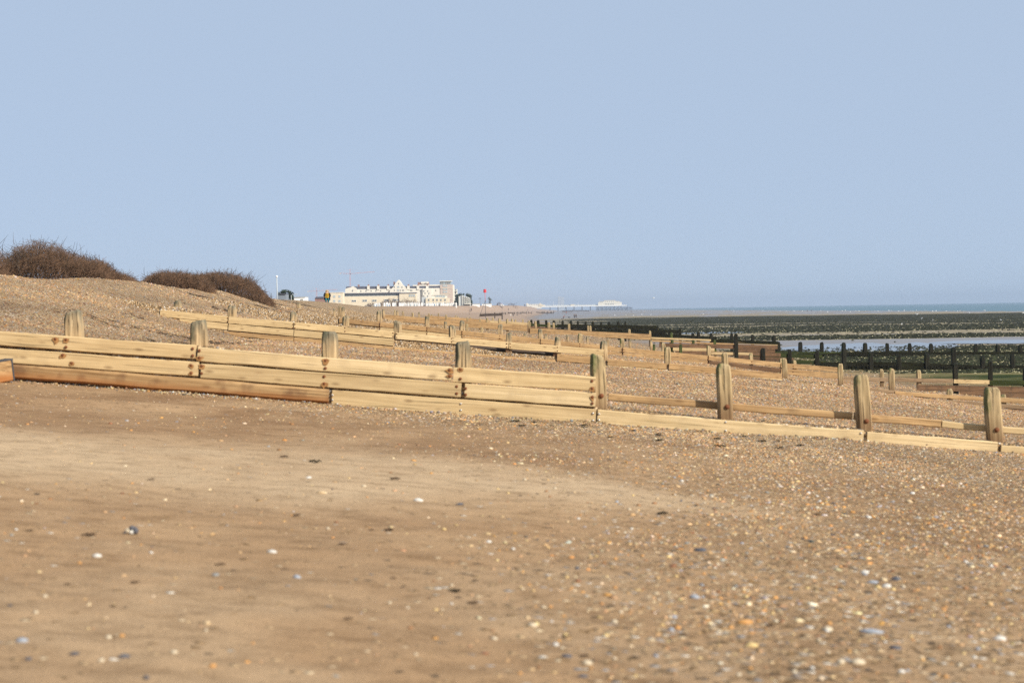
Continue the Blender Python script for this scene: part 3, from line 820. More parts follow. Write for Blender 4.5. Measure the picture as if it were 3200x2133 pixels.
# ---- fifth groyne
D = 176.0
g = groyne(D, 2100, "fifth groyne, thin tan boards ending in dark weedy posts beside the pool")
for a in [(1196, 982, 1440, 1002, 9, 'orange'), (1440, 1002, 1648, 1015, 10, 'orange'), (1196, 991, 1440, 1011, 9, 'orange'), (1440, 1012, 1648, 1025, 10, 'orange'), (1656, 1025, 2034, 1044, 9, 'orange'), (1656, 1034, 2034, 1053, 9, 'orange'),
          (2035, 1053, 2222, 1060, 6, 'pale'), (2035, 1061, 2300, 1073, 6, 'orange'), (2222, 1059, 2432, 1066, 11, 'dark'), (2300, 1068, 2430, 1073, 6, 'pale'), (2300, 1075, 2430, 1079, 12, 'wetbrown'),
          (2422, 1098, 2640, 1099, 7, 'green'), (2500, 1099, 2860, 1099, 8, 'dark'), (2860, 1099, 3460, 1099, 10, 'dark'), (2640, 1110, 3000, 1111, 9, 'dark'), (3000, 1111, 3460, 1111, 11, 'dark')]:
    plank(g, D, *a, seg=3)
for (px, w, y) in [(1653, 8, 1002), (1673, 7, 1003), (1715, 8, 1006), (1730, 7, 1008), (1778, 8, 1011), (1838, 6, 1017), (1845, 6, 1017), (1967, 8, 1028), (2031, 7, 1033), (1233, 5, 968), (1259, 5, 972), (1289, 6, 976), (1340, 5, 978), (1394, 6, 983), (1460, 5, 992), (1500, 6, 994), (1522, 7, 993), (1561, 8, 995), (1585, 7, 996)]:
    post(g, D, px - w / 2, px + w / 2, y, 'post_pale', round_top=1.0)
for (px, w, y) in [(2098, 8, 1038), (2166, 10, 1040), (2183, 9, 1037), (2223, 9, 1041), (2287, 9, 1042), (2352, 9, 1045), (2420, 10, 1047)]:
    post(g, D, px - w / 2, px + w / 2, y, 'post_green' if px < 2150 else 'post_dark', round_top=1.0)
for (px, w, y) in [(2433, 12, 1068), (2502, 12, 1068), (2569, 12, 1069), (2638, 12, 1070), (2705, 12, 1071), (2774, 12, 1072), (2844, 12, 1072), (2911, 12, 1073), (2979, 11, 1084), (3051, 12, 1075), (3120, 12, 1076), (3191, 12, 1076), (3262, 12, 1077)]:
    post(g, D, px - w / 2, px + w / 2, y, 'post_dark', round_top=1.0)
fringe(g, D, 2500, 1106, 3460, 1108, 0.3, 0.04, seed=7); fringe(g, D, 2640, 1118, 3460, 1120, 0.32, 0.04, seed=8)

# ---- sixth groyne: a dark wall of weed
D = 225.0
g = groyne(D, 1900, "sixth groyne, solid black weed-covered wall with a dark post every pace")
for a in [(1740, 1012, 1900, 1015, 13, 'dark'), (1900, 1014, 2057, 1017, 13, 'dark'), (1740, 1026, 1900, 1029, 13, 'dark'), (1900, 1028, 2062, 1031, 13, 'dark'), (1740, 1039, 2062, 1044, 16, 'dark'),
          (2040, 1029, 2129, 1031, 10, 'dark'), (2040, 1042, 2129, 1044, 12, 'dark'), (2125, 1046, 2240, 1052, 8, 'dark'), (1330, 985, 1530, 1000, 8, 'orange'), (1530, 1001, 1660, 1009, 7, 'pale'), (1656, 1010, 1745, 1016, 8, 'green'), (1650, 1018, 1745, 1026, 10, 'wetbrown')]:
    plank(g, D, *a, seg=3)
for (px, w, y) in [(1660, 8, 999), (1682, 9, 1000), (1707, 7, 1000), (1731, 9, 1001), (1758, 7, 1002), (1784, 8, 1002), (1806, 6, 1003), (1830, 6, 1004), (1853, 8, 1004), (1879, 6, 1005), (1903, 7, 1005), (1932, 8, 1004), (1954, 6, 1004)]:
    post(g, D, px - w / 2, px + w / 2, y, 'post_dark', round_top=1.0)
for (px, w, y) in [(2065, 8, 1025), (2095, 6, 1025), (2126, 7, 1025)]: post(g, D, px - w / 2, px + w / 2, y, 'post_dark', round_top=1.0)
for (px, w, y) in [(1349, 5, 982), (1370, 4, 977), (1424, 4, 985), (1431, 4, 988), (1470, 4, 990), (1540, 5, 992), (1600, 6, 996), (1611, 5, 997), (1634, 5, 997)]:
    post(g, D, px - w / 2, px + w / 2, y, 'post_pale', round_top=1.0)
fringe(g, D, 1740, 1020, 2060, 1026, 0.5, 0.06, seed=11); fringe(g, D, 1740, 1034, 2060, 1040, 0.6, 0.06, seed=12); fringe(g, D, 2040, 1036, 2129, 1038, 0.4, 0.06, seed=13)

# ---- loose stumps on the shingle bank
for (px, w, y, D_, lb) in [(932, 11, 946, 140.0, "short weathered stump poking out of the shingle bank below the walker"), (1392, 9, 1005, 118.0, "pale stump standing on the shingle behind the third groyne"),
                          (1241, 7, 970, 190.0, "leaning weathered stump on the bank, beside the two thin ones"), (1198, 8, 967, 150.0, "grey stump above the head of the third groyne"), (1309, 6, 975, 200.0, "small grey stump on the far shingle, below the beach huts")]:
    tag(post(None, D_, px - w / 2, px + w / 2, y, 'post'), lb, 'stump', 'loose groyne stumps')

# ------------------------------------------------------------------ shingle and pebbles
_ph = (1 + 5 ** .5) / 2
ICO_V = np.array([(-1, _ph, 0), (1, _ph, 0), (-1, -_ph, 0), (1, -_ph, 0), (0, -1, _ph), (0, 1, _ph), (0, -1, -_ph), (0, 1, -_ph), (_ph, 0, -1), (_ph, 0, 1), (-_ph, 0, -1), (-_ph, 0, 1)], float)
ICO_V /= np.linalg.norm(ICO_V[0])
ICO_F = np.array([(0, 11, 5), (0, 5, 1), (0, 1, 7), (0, 7, 10), (0, 10, 11), (1, 5, 9), (5, 11, 4), (11, 10, 2), (10, 7, 6), (7, 1, 8), (3, 9, 4), (3, 4, 2), (3, 2, 6), (3, 6, 8), (3, 8, 9), (4, 9, 5), (2, 4, 11), (6, 2, 10), (8, 6, 7), (9, 8, 1)])
OCT_V = np.array([(1, 0, 0), (0, 1, 0), (-1, 0, 0), (0, -1, 0), (0, 0, 1), (0, 0, -1)], float)
OCT_F = np.array([(0, 1, 4), (1, 2, 4), (2, 3, 4), (3, 0, 4)])   # the buried half is left away

PEB = np.array([(0.60, 0.50, 0.36), (0.70, 0.66, 0.58), (0.46, 0.31, 0.16), (0.52, 0.27, 0.075), (0.24, 0.25, 0.265), (0.075, 0.07, 0.065), (0.36, 0.23, 0.12), (0.55, 0.41, 0.22), (0.34, 0.35, 0.37), (0.24, 0.12, 0.05)])

def stone_mesh(name, P, size, tint, ico=True, flat=0.6, seed=1, mat='stones', kindv='stuff'):
    rg = np.random.default_rng(seed)
    n = len(P)
    BV, BF = (ICO_V, ICO_F) if ico else (OCT_V, OCT_F)
    k = len(BV)
    sc = np.stack([size * rg.uniform(.75, 1.35, n), size * rg.uniform(.7, 1.1, n), size * flat * rg.uniform(.7, 1.2, n)], -1)
    v = BV[None] * (1 + rg.uniform(-.13, .13, (n, k, 1))) * sc[:, None, :]
    a = rg.uniform(0, 2 * np.pi, n); ca, sa = np.cos(a)[:, None], np.sin(a)[:, None]
    tl = rg.normal(0, .22, n)[:, None]
    x = v[..., 0] * ca - v[..., 1] * sa; y = v[..., 0] * sa + v[..., 1] * ca
    z = v[..., 2] + x * tl
    co = np.stack([x + P[:, 0:1], y + P[:, 1:2], z + P[:, 2:3]], -1).reshape(-1, 3).astype(np.float32)
    fi = (BF[None] + (np.arange(n) * k)[:, None, None]).reshape(-1, 3).astype(np.int32)
    me = bpy.data.meshes.new(name)
    me.vertices.add(len(co)); me.vertices.foreach_set("co", co.ravel())
    me.loops.add(fi.size); me.loops.foreach_set("vertex_index", fi.ravel())
    me.polygons.add(len(fi)); me.polygons.foreach_set("loop_start", np.arange(0, fi.size, 3, dtype=np.int32))
    me.update(calc_edges=True)
    me.polygons.foreach_set("use_smooth", np.ones(len(fi), bool))
    at_ = me.color_attributes.new("tint", 'FLOAT_COLOR', 'POINT')
    tt = np.repeat(np.concatenate([tint, np.ones((n, 1))], 1), k, 0).astype(np.float32)
    at_.data.foreach_set("color", tt.ravel())
    me.materials.append(MAT[mat])
    o = link(bpy.data.objects.new(name, me))
    if kindv: o["kind"] = kindv
    return o

def tints(n, w, rg, j=0.16):
    w = np.array(w, float); w /= w.sum()
    c = PEB[rg.choice(len(PEB), n, p=w)]
    return np.clip(c * (1 + rg.normal(0, j, (n, 1))) * (1 + rg.normal(0, .05, (n, 3))), .02, .85)

# foreground: pebbles lying on the sand
rg = np.random.default_rng(3)
n = 150000
px = rg.uniform(-250, 3450, n); D = np.sqrt(rg.uniform(7.6 ** 2, 27.9 ** 2, n))
X = (px - CX) / F * D
dry, peb, flat_, weed_, damp_ = zones(X, D)
clump = sstep(-0.35, 0.5, fbm(X / 0.9, D / 1.4, 91) + 0.5 * vnoise(X / 0.3, D / 0.4, 92))
keep = rg.random(n) < np.clip(peb * (0.25 + 1.0 * clump), 0.012, 1)
px, D, X = px[keep], D[keep], X[keep]
n = len(D)
size = np.clip(np.exp(rg.normal(math.log(0.0085), 0.5, n)), .004, .032)
size = np.where(D > 21, np.maximum(size, .008), size)
Z = ground(X, D)
stone_mesh("beach_pebbles", np.stack([X, D, Z - size * .05], -1), size, tints(n, [2.0, .3, 3.2, 2.0, .5, .45, 3.2, 2.4, .4, 1.6], rg) * np.array([.98, .90, .80]), True, 0.62, 5)
N_FORE = n

# shingle heaped unevenly against the foot of the nearest groyne
rg = np.random.default_rng(8)
n = 9000
px = rg.uniform(-250, 3450, n); dd = np.abs(rg.normal(0, .22, n)); D = 27.985 - dd; X = (px - CX) / F * D
k = rg.random(n) < np.clip(.35 + 1.3 * fbm(X / .8, D * 0 + 3, 55), 0.03, 1)
X, D, dd = X[k], D[k], dd[k]; n = len(X)
size = np.clip(np.exp(rg.normal(math.log(0.0125), 0.42, n)), .006, .03)
lift = np.clip(.01 + .07 * fbm(X / .6, X * 0, 56), 0, .12) * np.clip(1 - dd / .3, 0, 1)
stone_mesh("groyne_foot_pebbles", np.stack([X, D, ground(X, D) + size * .2 + lift * rg.random(n)], -1), size, tints(n, [1.2, .3, 3.4, .7, .6, .6, 3.8, 2, .5, 1.4], rg) * .75, True, .65, 9)

# shingle between and behind the groynes
def shingle(name, n, d0, d1, pw, smin, seed, pxr=(-200, 3400), oct_=True):
    rg = np.random.default_rng(seed)
    t = rg.random(n); D = (d0 ** pw + t * (d1 ** pw - d0 ** pw)) ** (1 / pw)
    px = rg.uniform(*pxr, n); X = (px - CX) / F * D
    u = X - np.interp(D, *_XS)
    keep = (u > -19) & (u < 27 + rg.normal(0, 3, n))
    D, X = D[keep], X[keep]
    n = len(D)
    s = np.clip(np.exp(rg.normal(math.log(smin), 0.35, n)), smin * .6, smin * 2.6) * np.clip(D / d0, 1, 2.2) ** .6
    Z = ground(X, D)
    w = [2.0, .35, 4.2, .9, .4, .15, 3.4, 3.6, .3, .8]
    c = tints(n, w, rg, .16)
    big = fbm(X / 2.2, D / 4.0, 97)
    band = 0.22 * np.exp(-((u[keep] + 9.2 + 1.5 * fbm(D / 9.0, X * 0, 98)) / .8) ** 2) + 0.16 * np.exp(-((u[keep] + 6.2 + 1.5 * fbm(D / 8.0, X * 0, 99)) / .6) ** 2)
    c = np.clip(c * (0.735 - band[:, None] + 0.40 * big[:, None]) * np.array([1.13, .965, .825]), .03, .85)
    stone_mesh(name, np.stack([X, D, Z + s * .05], -1), s, c, not oct_, .75, seed)
shingle("shingle", 110000, 28.25, 67.0, 1.0, 0.0145, 21)
shingle("shingle_bank", 110000, 67.5, 175.0, -0.4, 0.024, 22)

# rocks and weed tufts on the flats
rg = np.random.default_rng(31)
n = 60000
px = rg.uniform(1700, 3400, n); t = rg.random(n); D = 1 / (1 / 130. + t * (1 / 900. - 1 / 130.)); X = (px - CX) / F * D
dry, peb, flat_, weed_, damp_ = zones(X, D)
k = (rg.random(n) < np.where(weed_ > .3, weed_ * flat_ * .9, .004)) & (X - np.interp(D, *_XS) > 29)
X, D, weed_ = X[k], D[k], weed_[k]; n = len(D)
pale = rg.random(n) < np.where(weed_ > .75, .20, .55) * sstep(800, 300, D)
c = np.where(pale[:, None], np.array([(.42, .37, .22)]) * rg.uniform(.6, 1.5, (n, 1)), np.array([(.024, .025, .014)]) * rg.uniform(.5, 1.9, (n, 1)))
s = np.where(pale, rg.uniform(.05, .13, n), rg.uniform(.10, .28, n)) * np.clip(D / 200, .7, 1.6)
MAT['shore'] = attr_mat("shore_stone", "tint", 0.9, 0.05, 2)
stone_mesh("shore_rocks", np.stack([X, D, ground(X, D)], -1), s, c, False, .5, 33, 'shore')

# ------------------------------------------------------------------ shrubs and trees
MAT['twig'] = simple("bare_twigs", (0.155, 0.092, 0.056), 0.9, 0.35, 2.0, 0.1)
MAT['twig_far'] = simple("distant_bare_twigs", (0.10, 0.065, 0.055), 0.9, 0.3, 0.5, 0.1)
MAT['bark'] = simple("bark", (0.07, 0.05, 0.035), 0.9, 0.3, 4, 0.1)
MAT['needle'] = simple("dark_foliage", (0.035, 0.055, 0.028), 0.8, 0.45, 0.8, 0.15)
MAT['holm'] = simple("grey_green_foliage", (0.05, 0.065, 0.035), 0.8, 0.4, 0.5, 0.15)

def spikes(name, base, tip, r, mat, parent):
    """Many slender three-sided twigs in one mesh: base, tip (n,3), radius (n)."""
    n = len(base); d = tip - base
    d /= np.linalg.norm(d, axis=1, keepdims=True) + 1e-9
    a = np.cross(d, np.array([0.31, 0.55, 0.2])); a /= np.linalg.norm(a, axis=1, keepdims=True) + 1e-9
    b = np.cross(d, a)
    V = np.zeros((n, 4, 3))
    for k in range(3):
        th = 2 * math.pi * k / 3
        V[:, k] = base + (a * math.cos(th) + b * math.sin(th)) * r[:, None]
    V[:, 3] = tip
    fi = (np.array([(0, 1, 3), (1, 2, 3), (2, 0, 3)])[None] + (np.arange(n) * 4)[:, None, None]).reshape(-1, 3)
    V = V.reshape(-1, 3) - np.array(parent.location)
    me = bpy.data.meshes.new(name)
    me.vertices.add(len(V)); me.vertices.foreach_set("co", V.astype(np.float32).ravel())
    me.loops.add(fi.size); me.loops.foreach_set("vertex_index", fi.astype(np.int32).ravel())
    me.polygons.add(len(fi)); me.polygons.foreach_set("loop_start", np.arange(0, fi.size, 3, dtype=np.int32))
    me.update(calc_edges=True); me.materials.append(mat)
    return link(bpy.data.objects.new(name, me), parent)

def shrub(D, outline, label, ntwig, seed, mat='twig', depth=3.0, tw=0.006, group='bare shrubs behind the bank', nbranch=40, ltw=0.42):
    """Leafless shrub whose top follows outline [(px, py)...] as it stands at depth D; grown from ground stems."""
    rg = np.random.default_rng(seed)
    ox = np.array([p[0] for p in outline], float); oy = np.array([p[1] for p in outline], float)
    mid = (ox[0] + ox[-1]) / 2
    X0 = xat(mid, D); g0 = gz(X0, D)
    t = empty('shrub', (X0, D, g0), label, 'shrub', group)
    rag = lambda px: -6 * fbm(np.asarray(px) / 24.0, np.asarray(px) * 0 + seed, seed, 3) - 4 * fbm(np.asarray(px) / 5.0, np.asarray(px) * 0 + seed, seed + 5, 2)
    top = lambda px: np.array([at(a, b, D).z for a, b in zip(px, np.interp(px, ox, oy) + rag(px) * (1 if D < 300 else .25))])
    # stems
    bm = bmesh.new()
    for i in range(nbranch):
        px = rg.uniform(ox[0] * .9 + mid * .1, ox[-1] * .9 + mid * .1); x = xat(px, D); y = D + rg.uniform(-.5, .5) * depth
        zt = float(top([px])[0]); zb = gz(x, y)
        if zt - zb < .2: continue
        p0 = Vector((x, y, zb - .1)) - t.location; h = (zt - zb)
        p1 = p0 + Vector((rg.normal(0, .15) * h, rg.normal(0, .15) * h, .5 * h)); p2 = p0 + Vector((rg.normal(0, .3) * h, rg.normal(0, .3) * h, .95 * h))
        tube(bm, [p0, p1, p2], [tw * 4, tw * 2.6, tw], 4, False)
        for q_ in range(2):
            a_ = p1.lerp(p2, rg.random()); b_ = a_ + Vector((rg.normal(0, .25) * h, rg.normal(0, .2) * h, rg.uniform(.15, .5) * h)); tube(bm, [a_, a_.lerp(b_, .5) + Vector((rg.normal(0, .04) * h, 0, .03 * h)), b_], [tw * 2, tw * 1.4, tw * .6], 3, False)
    bm_obj('branch', bm, MAT['bark'] if mat == 'twig' else MAT[mat], t)
    # twigs through the volume, thickest near the surface
    n = ntwig
    px = rg.uniform(ox[0], ox[-1], n); x = xat(px, D); yy = rg.uniform(-.5, .5, n)
    edge = np.sqrt(np.clip(1 - (2 * yy) ** 2, 0, 1))
    zt = top(px); zb = ground(x, D + yy * depth)
    lump = 1.0 + 0.34 * fbm(x / (0.28 * depth), yy * 4 + seed, seed, 4)
    f = rg.random(n) ** 0.6 * np.where(rg.random(n) < .06, 1.12, 1.0)
    z = zb + (zt - zb) * np.clip(f * lump, 0, 1.2) * (0.6 + .4 * edge)
    ok = (zt - zb) > .05
    x, yy, z, f = x[ok], yy[ok], z[ok], f[ok]; n = len(x)
    ln = ltw * rg.uniform(.5, 1.25, n)
    dirv = np.stack([rg.normal(0, .55, n) + 0.2, rg.normal(0, .5, n), rg.normal(.55, .5, n)], -1)
    dirv /= np.linalg.norm(dirv, axis=1, keepdims=True)
    tip = np.stack([x, D + yy * depth, z], -1) + dirv * (ln * .3)[:, None]; bs = tip - dirv * ln[:, None]
    spikes('twig', bs, tip, tw * rg.uniform(.6, 1.5, n), MAT[mat], t)["kind"] = 'stuff'
    return t

shrub(82.0, [(-320, 800), (-240, 772), (-150, 768), (-60, 773), (-5, 782), (15, 800), (30, 830), (45, 865)], "tall brown leafless shrub cut off by the left edge", 12000, 1, nbranch=110)
shrub(84.0, [(20, 850), (40, 800), (75, 782), (110, 772), (150, 774), (190, 778), (225, 792), (265, 802), (310, 812), (335, 828), (360, 850), (375, 880)], "largest rounded leafless brown shrub on the crest of the bank", 17000, 2, nbranch=150)
shrub(86.0, [(345, 872), (365, 848), (385, 856), (405, 862), (425, 880), (440, 890)], "low thin leafless shrub tailing off into the gap between two big ones", 2400, 3, nbranch=16)
shrub(112.0, [(448, 890), (462, 864), (480, 856), (505, 846), (530, 850), (570, 852), (600, 854), (640, 860), (668, 892)], "brown leafless shrub at the start of the second thicket", 12000, 4, nbranch=80, tw=.007)
shrub(125.0, [(588, 890), (612, 862), (640, 856), (668, 853), (700, 849), (735, 851), (765, 858), (788, 870), (808, 886), (826, 906), (842, 926), (852, 940)], "brown leafless shrub sloping down to the right, before the pole", 15000, 5, nbranch=100, tw=.007)

def leaf_crown(name, ellipsoids, n, size, mat, parent, seed):
    """Crown of leaf sprays spread through several uneven lobes; gaps stay open."""
    rg = np.random.default_rng(seed); V = []; 
    es = np.array([(c[0], c[1], c[2], r[0], r[1], r[2]) for c, r in ellipsoids])
    w = es[:, 3] * es[:, 5]; idx = rg.choice(len(es), n, p=w / w.sum())
    d = rg.normal(0, 1, (n, 3)); d /= np.linalg.norm(d, axis=1, keepdims=True)
    rad = rg.random(n) ** .4
    P = es[idx, :3] + d * rad[:, None] * es[idx, 3:]
    keep = vnoise(P[:, 0] / (size * 5), P[:, 2] / (size * 5) + P[:, 1] / (size * 4), seed) > -.28
    P = P[keep]; n = len(P)
    a = rg.normal(0, 1, (n, 3, 3)) * size
    V = (P[:, None] + a - np.array(parent.location)).reshape(-1, 3)
    fi = np.arange(n * 3).reshape(-1, 3)
    o = mesh_obj(name, V, [tuple(f) for f in fi.tolist()], MAT[mat], parent)
    return o

def tree(D, px, ybase, lobes, label, seed, mat='needle', n=900, size=0.35, group=None, name='tree'):
    S = D / F
    b = at(px, ybase, D); g0 = gz(b.x, D)
    t = empty(name, (b.x, D, min(g0, b.z)), label, 'tree', group)
    bm = bmesh.new()
    top = at(px, min(l[1] for l in lobes), D)
    z0 = min(g0, b.z) - .5 - t.location.z
    hh = top.z - t.location.z
    tube(bm, [(0, 0, z0), (.1, 0, hh * .45), (.0, .1, hh * .85)], [.03 * hh + .08, .02 * hh + .06, .04], 7)
    for l in lobes:
        q = at(l[0], l[1], D) - t.location
        tube(bm, [(0.05, 0, max(z0 + .3, hh * .4)), (q.x * .6, .1, (hh * .4 + q.z) / 2), (q.x, 0, q.z)], [.012 * hh + .04, .03, .02], 5)
    bm_obj('trunk', bm, MAT['bark'], t)
    es = []
    for (lx, ly, rx, ry) in lobes:
        q = at(lx, ly, D); es.append(((q.x, D + random.Random(lx).uniform(-1, 1) * rx * S * .5, q.z), (rx * S, rx * S * .8, ry * S)))
    leaf_crown('crown', es, n, size, mat, t, seed)
    return t
tree(520.0, 890, 945, [(880, 914, 12, 8), (892, 911, 13, 7), (904, 917, 13, 8), (885, 924, 14, 9), (908, 927, 10, 8), (895, 930, 14, 9), (915, 933, 7, 5)], "dark spreading pine behind the tall white pole", 4, n=1500, size=.16)
tree(1350.0, 1431, 958, [(1431, 930, 7, 10), (1428, 945, 9, 8), (1438, 922, 5, 5), (1424, 951, 8, 6)], "bushy evergreen between the tower block and the grey glass flats", 5, n=900, size=.5)
tree(1360.0, 1466, 958, [(1458, 922, 7, 5), (1468, 928, 5, 7), (1470, 945, 6, 10), (1449, 921, 5, 3)], "loose evergreen showing behind the grey glass flats", 6, n=700, size=.5)
tree(dhit(1531, 957.6, 500) + 25, 1531, 955, [(1530, 933, 3, 5), (1534, 936, 4, 4), (1531, 944, 3, 7), (1527, 930, 2, 3)], "wind-bent seafront tree standing by the pale shelter wall", 7, 'holm', n=350, size=.22)

# ------------------------------------------------------------------ seafront buildings
MAT['white'] = simple("white_render", (0.70, 0.66, 0.56), 0.8, 0.05, 0.3)
MAT['cream'] = simple("cream_render", (0.66, 0.58, 0.43), 0.8, 0.06, 0.3)
MAT['slate'] = simple("slate_roof", (0.085, 0.088, 0.115), 0.6, 0.15, 0.6)
MAT['brick'] = simple("buff_brick", (0.50, 0.41, 0.35), 0.85, 0.12, 0.8)
MAT['redbrick'] = simple("red_brick", (0.27, 0.155, 0.125), 0.85, 0.15, 0.8)
MAT['glass'] = simple("window_glass", (0.10, 0.13, 0.15), 0.12, 0.2, 0.5, 0.6)
MAT['paleglass'] = simple("pale_glass", (0.30, 0.38, 0.42), 0.15, 0.2, 0.3, 0.6)
MAT['greyblue'] = simple("grey_cladding", (0.20, 0.23, 0.26), 0.6, 0.1, 0.4)
MAT['palegrey'] = simple("pale_grey_panel", (0.45, 0.48, 0.48), 0.6, 0.08, 0.4)
MAT['hutwhite'] = simple("white_boards", (0.80, 0.79, 0.75), 0.7, 0.05, 1.0)
MAT['blue'] = simple("blue_paint", (0.13, 0.24, 0.38), 0.6, 0.1, 1.0)
MAT['crane'] = simple("red_crane_paint", (0.62, 0.24, 0.17), 0.6, 0.1, 0.5)
MAT['metal'] = simple("galvanised_metal", (0.42, 0.43, 0.42), 0.5, 0.1, 2, 0.5)
MAT['red'] = simple("red_paint", (0.62, 0.05, 0.06), 0.5, 0.12, 3)
MAT['whitepaint'] = simple("white_paint", (0.82, 0.81, 0.78), 0.5, 0.04, 2)
MAT['navy'] = simple("navy_hull", (0.045, 0.045, 0.075), 0.5, 0.2, 2)
MAT['pile'] = simple("iron_piles", (0.06, 0.07, 0.085), 0.7, 0.2, 0.3)

class Bld:
    """A building put together in photo pixels at one depth; +depth goes away from the eye."""
    def __init__(s, name, px0, px1, D, label, cat='building', group=None):
        s.D = D; s.S = D / F; x = xat((px0 + px1) / 2, D); s.g = gz(x, D)
        s.t = empty(name, (x, D, s.g), label, cat, group)
    def box(s, nm, px0, px1, y0, y1, mat, d0=0, d1=12, ground=False, parent=None, bev=0):
        a = at((px0 + px1) / 2, y0, s.D); b = at((px0 + px1) / 2, y1, s.D)
        zb = min(b.z, s.g) - .6 if ground else b.z
        w = (px1 - px0) * s.S
        bm = bmesh.new(); bx(bm, (a.x - s.t.location.x, (d0 + d1) / 2, (a.z + zb) / 2 - s.t.location.z), (w, d1 - d0, a.z - zb), bev=bev)
        o = bm_obj(nm, bm, MAT[mat], s.t)
        return o
    def poly(s, nm, pts, mat, d0=0, d1=12, parent=None):
        """Prism with the given front outline."""
        P = [at(x, y, s.D) - s.t.location for x, y in pts]; n = len(P)
        V = [(p.x, d0, p.z) for p in P] + [(p.x, d1, p.z) for p in P]
        Fc = [tuple(range(n)), tuple(range(2 * n - 1, n - 1, -1))] + [(i, n + i, n + (i + 1) % n, (i + 1) % n) for i in range(n)]
        o = mesh_obj(nm, V, Fc, MAT[mat], s.t); bmx = bmesh.new(); bmx.from_mesh(o.data); bmesh.ops.recalc_face_normals(bmx, faces=bmx.faces); bmx.to_mesh(o.data); bmx.free()
        return o
    def wins(s, spots, w, h, d=0.0, mat='glass', frame='white', nm='window'):
        """One recess-framed window object per spot, all sharing one mesh."""
        me = None
        for (px, py) in spots:
            p = at(px, py, s.D) - s.t.location
            if me is None:
                bm = bmesh.new(); W = w * s.S; H = h * s.S; fr = max(.05, .1 * W)
                bx(bm, (0, -.04, 0), (W, .08, H), mi=0)
                for sx in (-1, 1): bx(bm, (sx * (W / 2 + fr / 2), -.06, 0), (fr, .16, H + 2 * fr), mi=1)
                bx(bm, (0, -.06, H / 2 + fr / 2), (W - .01, .155, fr), mi=1); bx(bm, (0, -.08, -H / 2 - fr / 2), (W - .01, .22, fr), mi=1)
                bx(bm, (0, -.09, 0), (fr * .6, .03, H - .01), mi=1)
                o = bm_obj(nm, bm, [MAT[mat], MAT[frame]], s.t); me = o.data
            else: o = link(bpy.data.objects.new(nm, me), s.t)
            o.location = (p.x, d, p.z)

def Y(y, px, ref):   # keep levels level: photo rows tilt with the horizon
    return y - 0.01667 * (px - ref)

# -- long white terrace with slate roof, gable and chimneys
b = Bld('terrace_building', 1078, 1376, 1500, "long white terrace with a slate roof, tall curved gable and chimney stacks")
b.box('wall', 1079, 1372, 902, 945, 'white', 0, 12, True)
b.poly('roof', [(1080, 903), (1082, 895), (1371, 893), (1372, 901)], 'slate', .6, 11)
b.poly('gable', [(1216, 930), (1219, 906), (1231, 895), (1235, 886), (1242, 878), (1246, 874), (1251, 879), (1257, 889), (1268, 897), (1273, 908), (1275, 930)], 'white', -1.2, 9)
b.poly('gable', [(1079, 925), (1079, 903), (1086, 900), (1094, 898), (1103, 894), (1112, 899), (1118, 906), (1118, 925)], 'white', -.9, 8)
for px in (1151, 1182, 1213, 1276, 1306, 1335):
    b.box('dormer', px - 4, px + 4, 893 - .3, 905, 'white', -.5, 5)
    o = b.box('chimney', px - 2.2, px + 2.2, 888, 893.5, 'redbrick', .5, 3)
b.box('chimney', 1117.5, 1122.5, 889, 898, 'redbrick', 1, 4)
b.box('chimney', 1229, 1234, 880, 892, 'redbrick', 1, 4)
b.wins([(px, Y(908, px, 1190)) for px in (1111, 1128, 1144, 1160, 1175, 1190)], 3, 4)
b.wins([(px, 907.0) for px in (1283, 1287, 1314, 1330, 1340, 1362)], 3, 4)
b.wins([(px, Y(924, px, 1325)) for px in (1283, 1300, 1328, 1340, 1350, 1362)], 3, 4)
b.wins([(1246, 886), (1233, 897), (1257, 897)], 2.6, 4, -1.2)
b.wins([(1245, 896), (1245, 907)], 6, 5, -1.2, 'paleglass')
b.wins([(1252, 907), (1258, 907), (1262, 907), (1233, 907), (1103, 907.5)], 2, 4.5, -1.2)
b.box('bay', 1321, 1349, 901, 945, 'white', -1.6, 0.2)
b.wins([(1325, 909), (1337, 909), (1325, 925), (1337, 925), (1329, 916), (1341, 917)], 2.6, 4.5, -1.6)

# -- modern cream block with a dark glazed strip
b = Bld('apartment_block', 1070, 1302, 1400, "low cream flats with a dark continuous top window strip and flat roof")
b.box('wall', 1071, 1249, 925, 952, 'cream', 0, 14, True)
b.box('wing', 1248, 1300, 916, 952, 'cream', -1, 14, True)
b.box('top_storey', 1073, 1248, 917, 925.2, 'greyblue', 2.5, 13)
b.box('roof', 1072, 1249, 914.6, 917.2, 'slate', 1.0, 14)
b.box('roof', 1247, 1301, 914.0, 916.2, 'slate', -1.4, 14)
b.wins([(px, 921.5) for px in (1080, 1090, 1102, 1114, 1126, 1140, 1152, 1166, 1180, 1192, 1206, 1220, 1234)], 6, 5, 2.4, 'glass', 'palegrey')
b.wins([(1281, 923), (1288, 923), (1295, 923)], 4, 7, -1.1, 'paleglass')
b.wins([(1106, 940), (1140, 939), (1170, 939), (1208, 938), (1234, 937), (1246, 937), (1286, 936)], 13, 5, -.05, 'glass')
b.box('post', 1071, 1074, 925, 950, 'white', -.4, .4)

b = Bld('apartment_block', 1016, 1072, 1380, "small square cream block at the left end of the seafront flats")
b.box('wall', 1018, 1071, 914, 958, 'cream', 0, 14, True)
b.box('parapet', 1017, 1072, 913, 915, 'white', -.3, 14.3)
b.wins([(1045, 926), (1061, 926), (1045, 940), (1061, 940)], 6, 6, -.02, 'paleglass')
b.box('balcony', 1015, 1032, 936, 938, 'metal', -2.5, .5)
b.wins([(1022, 927), (1028, 927)], 4, 12, -.02, 'paleglass')

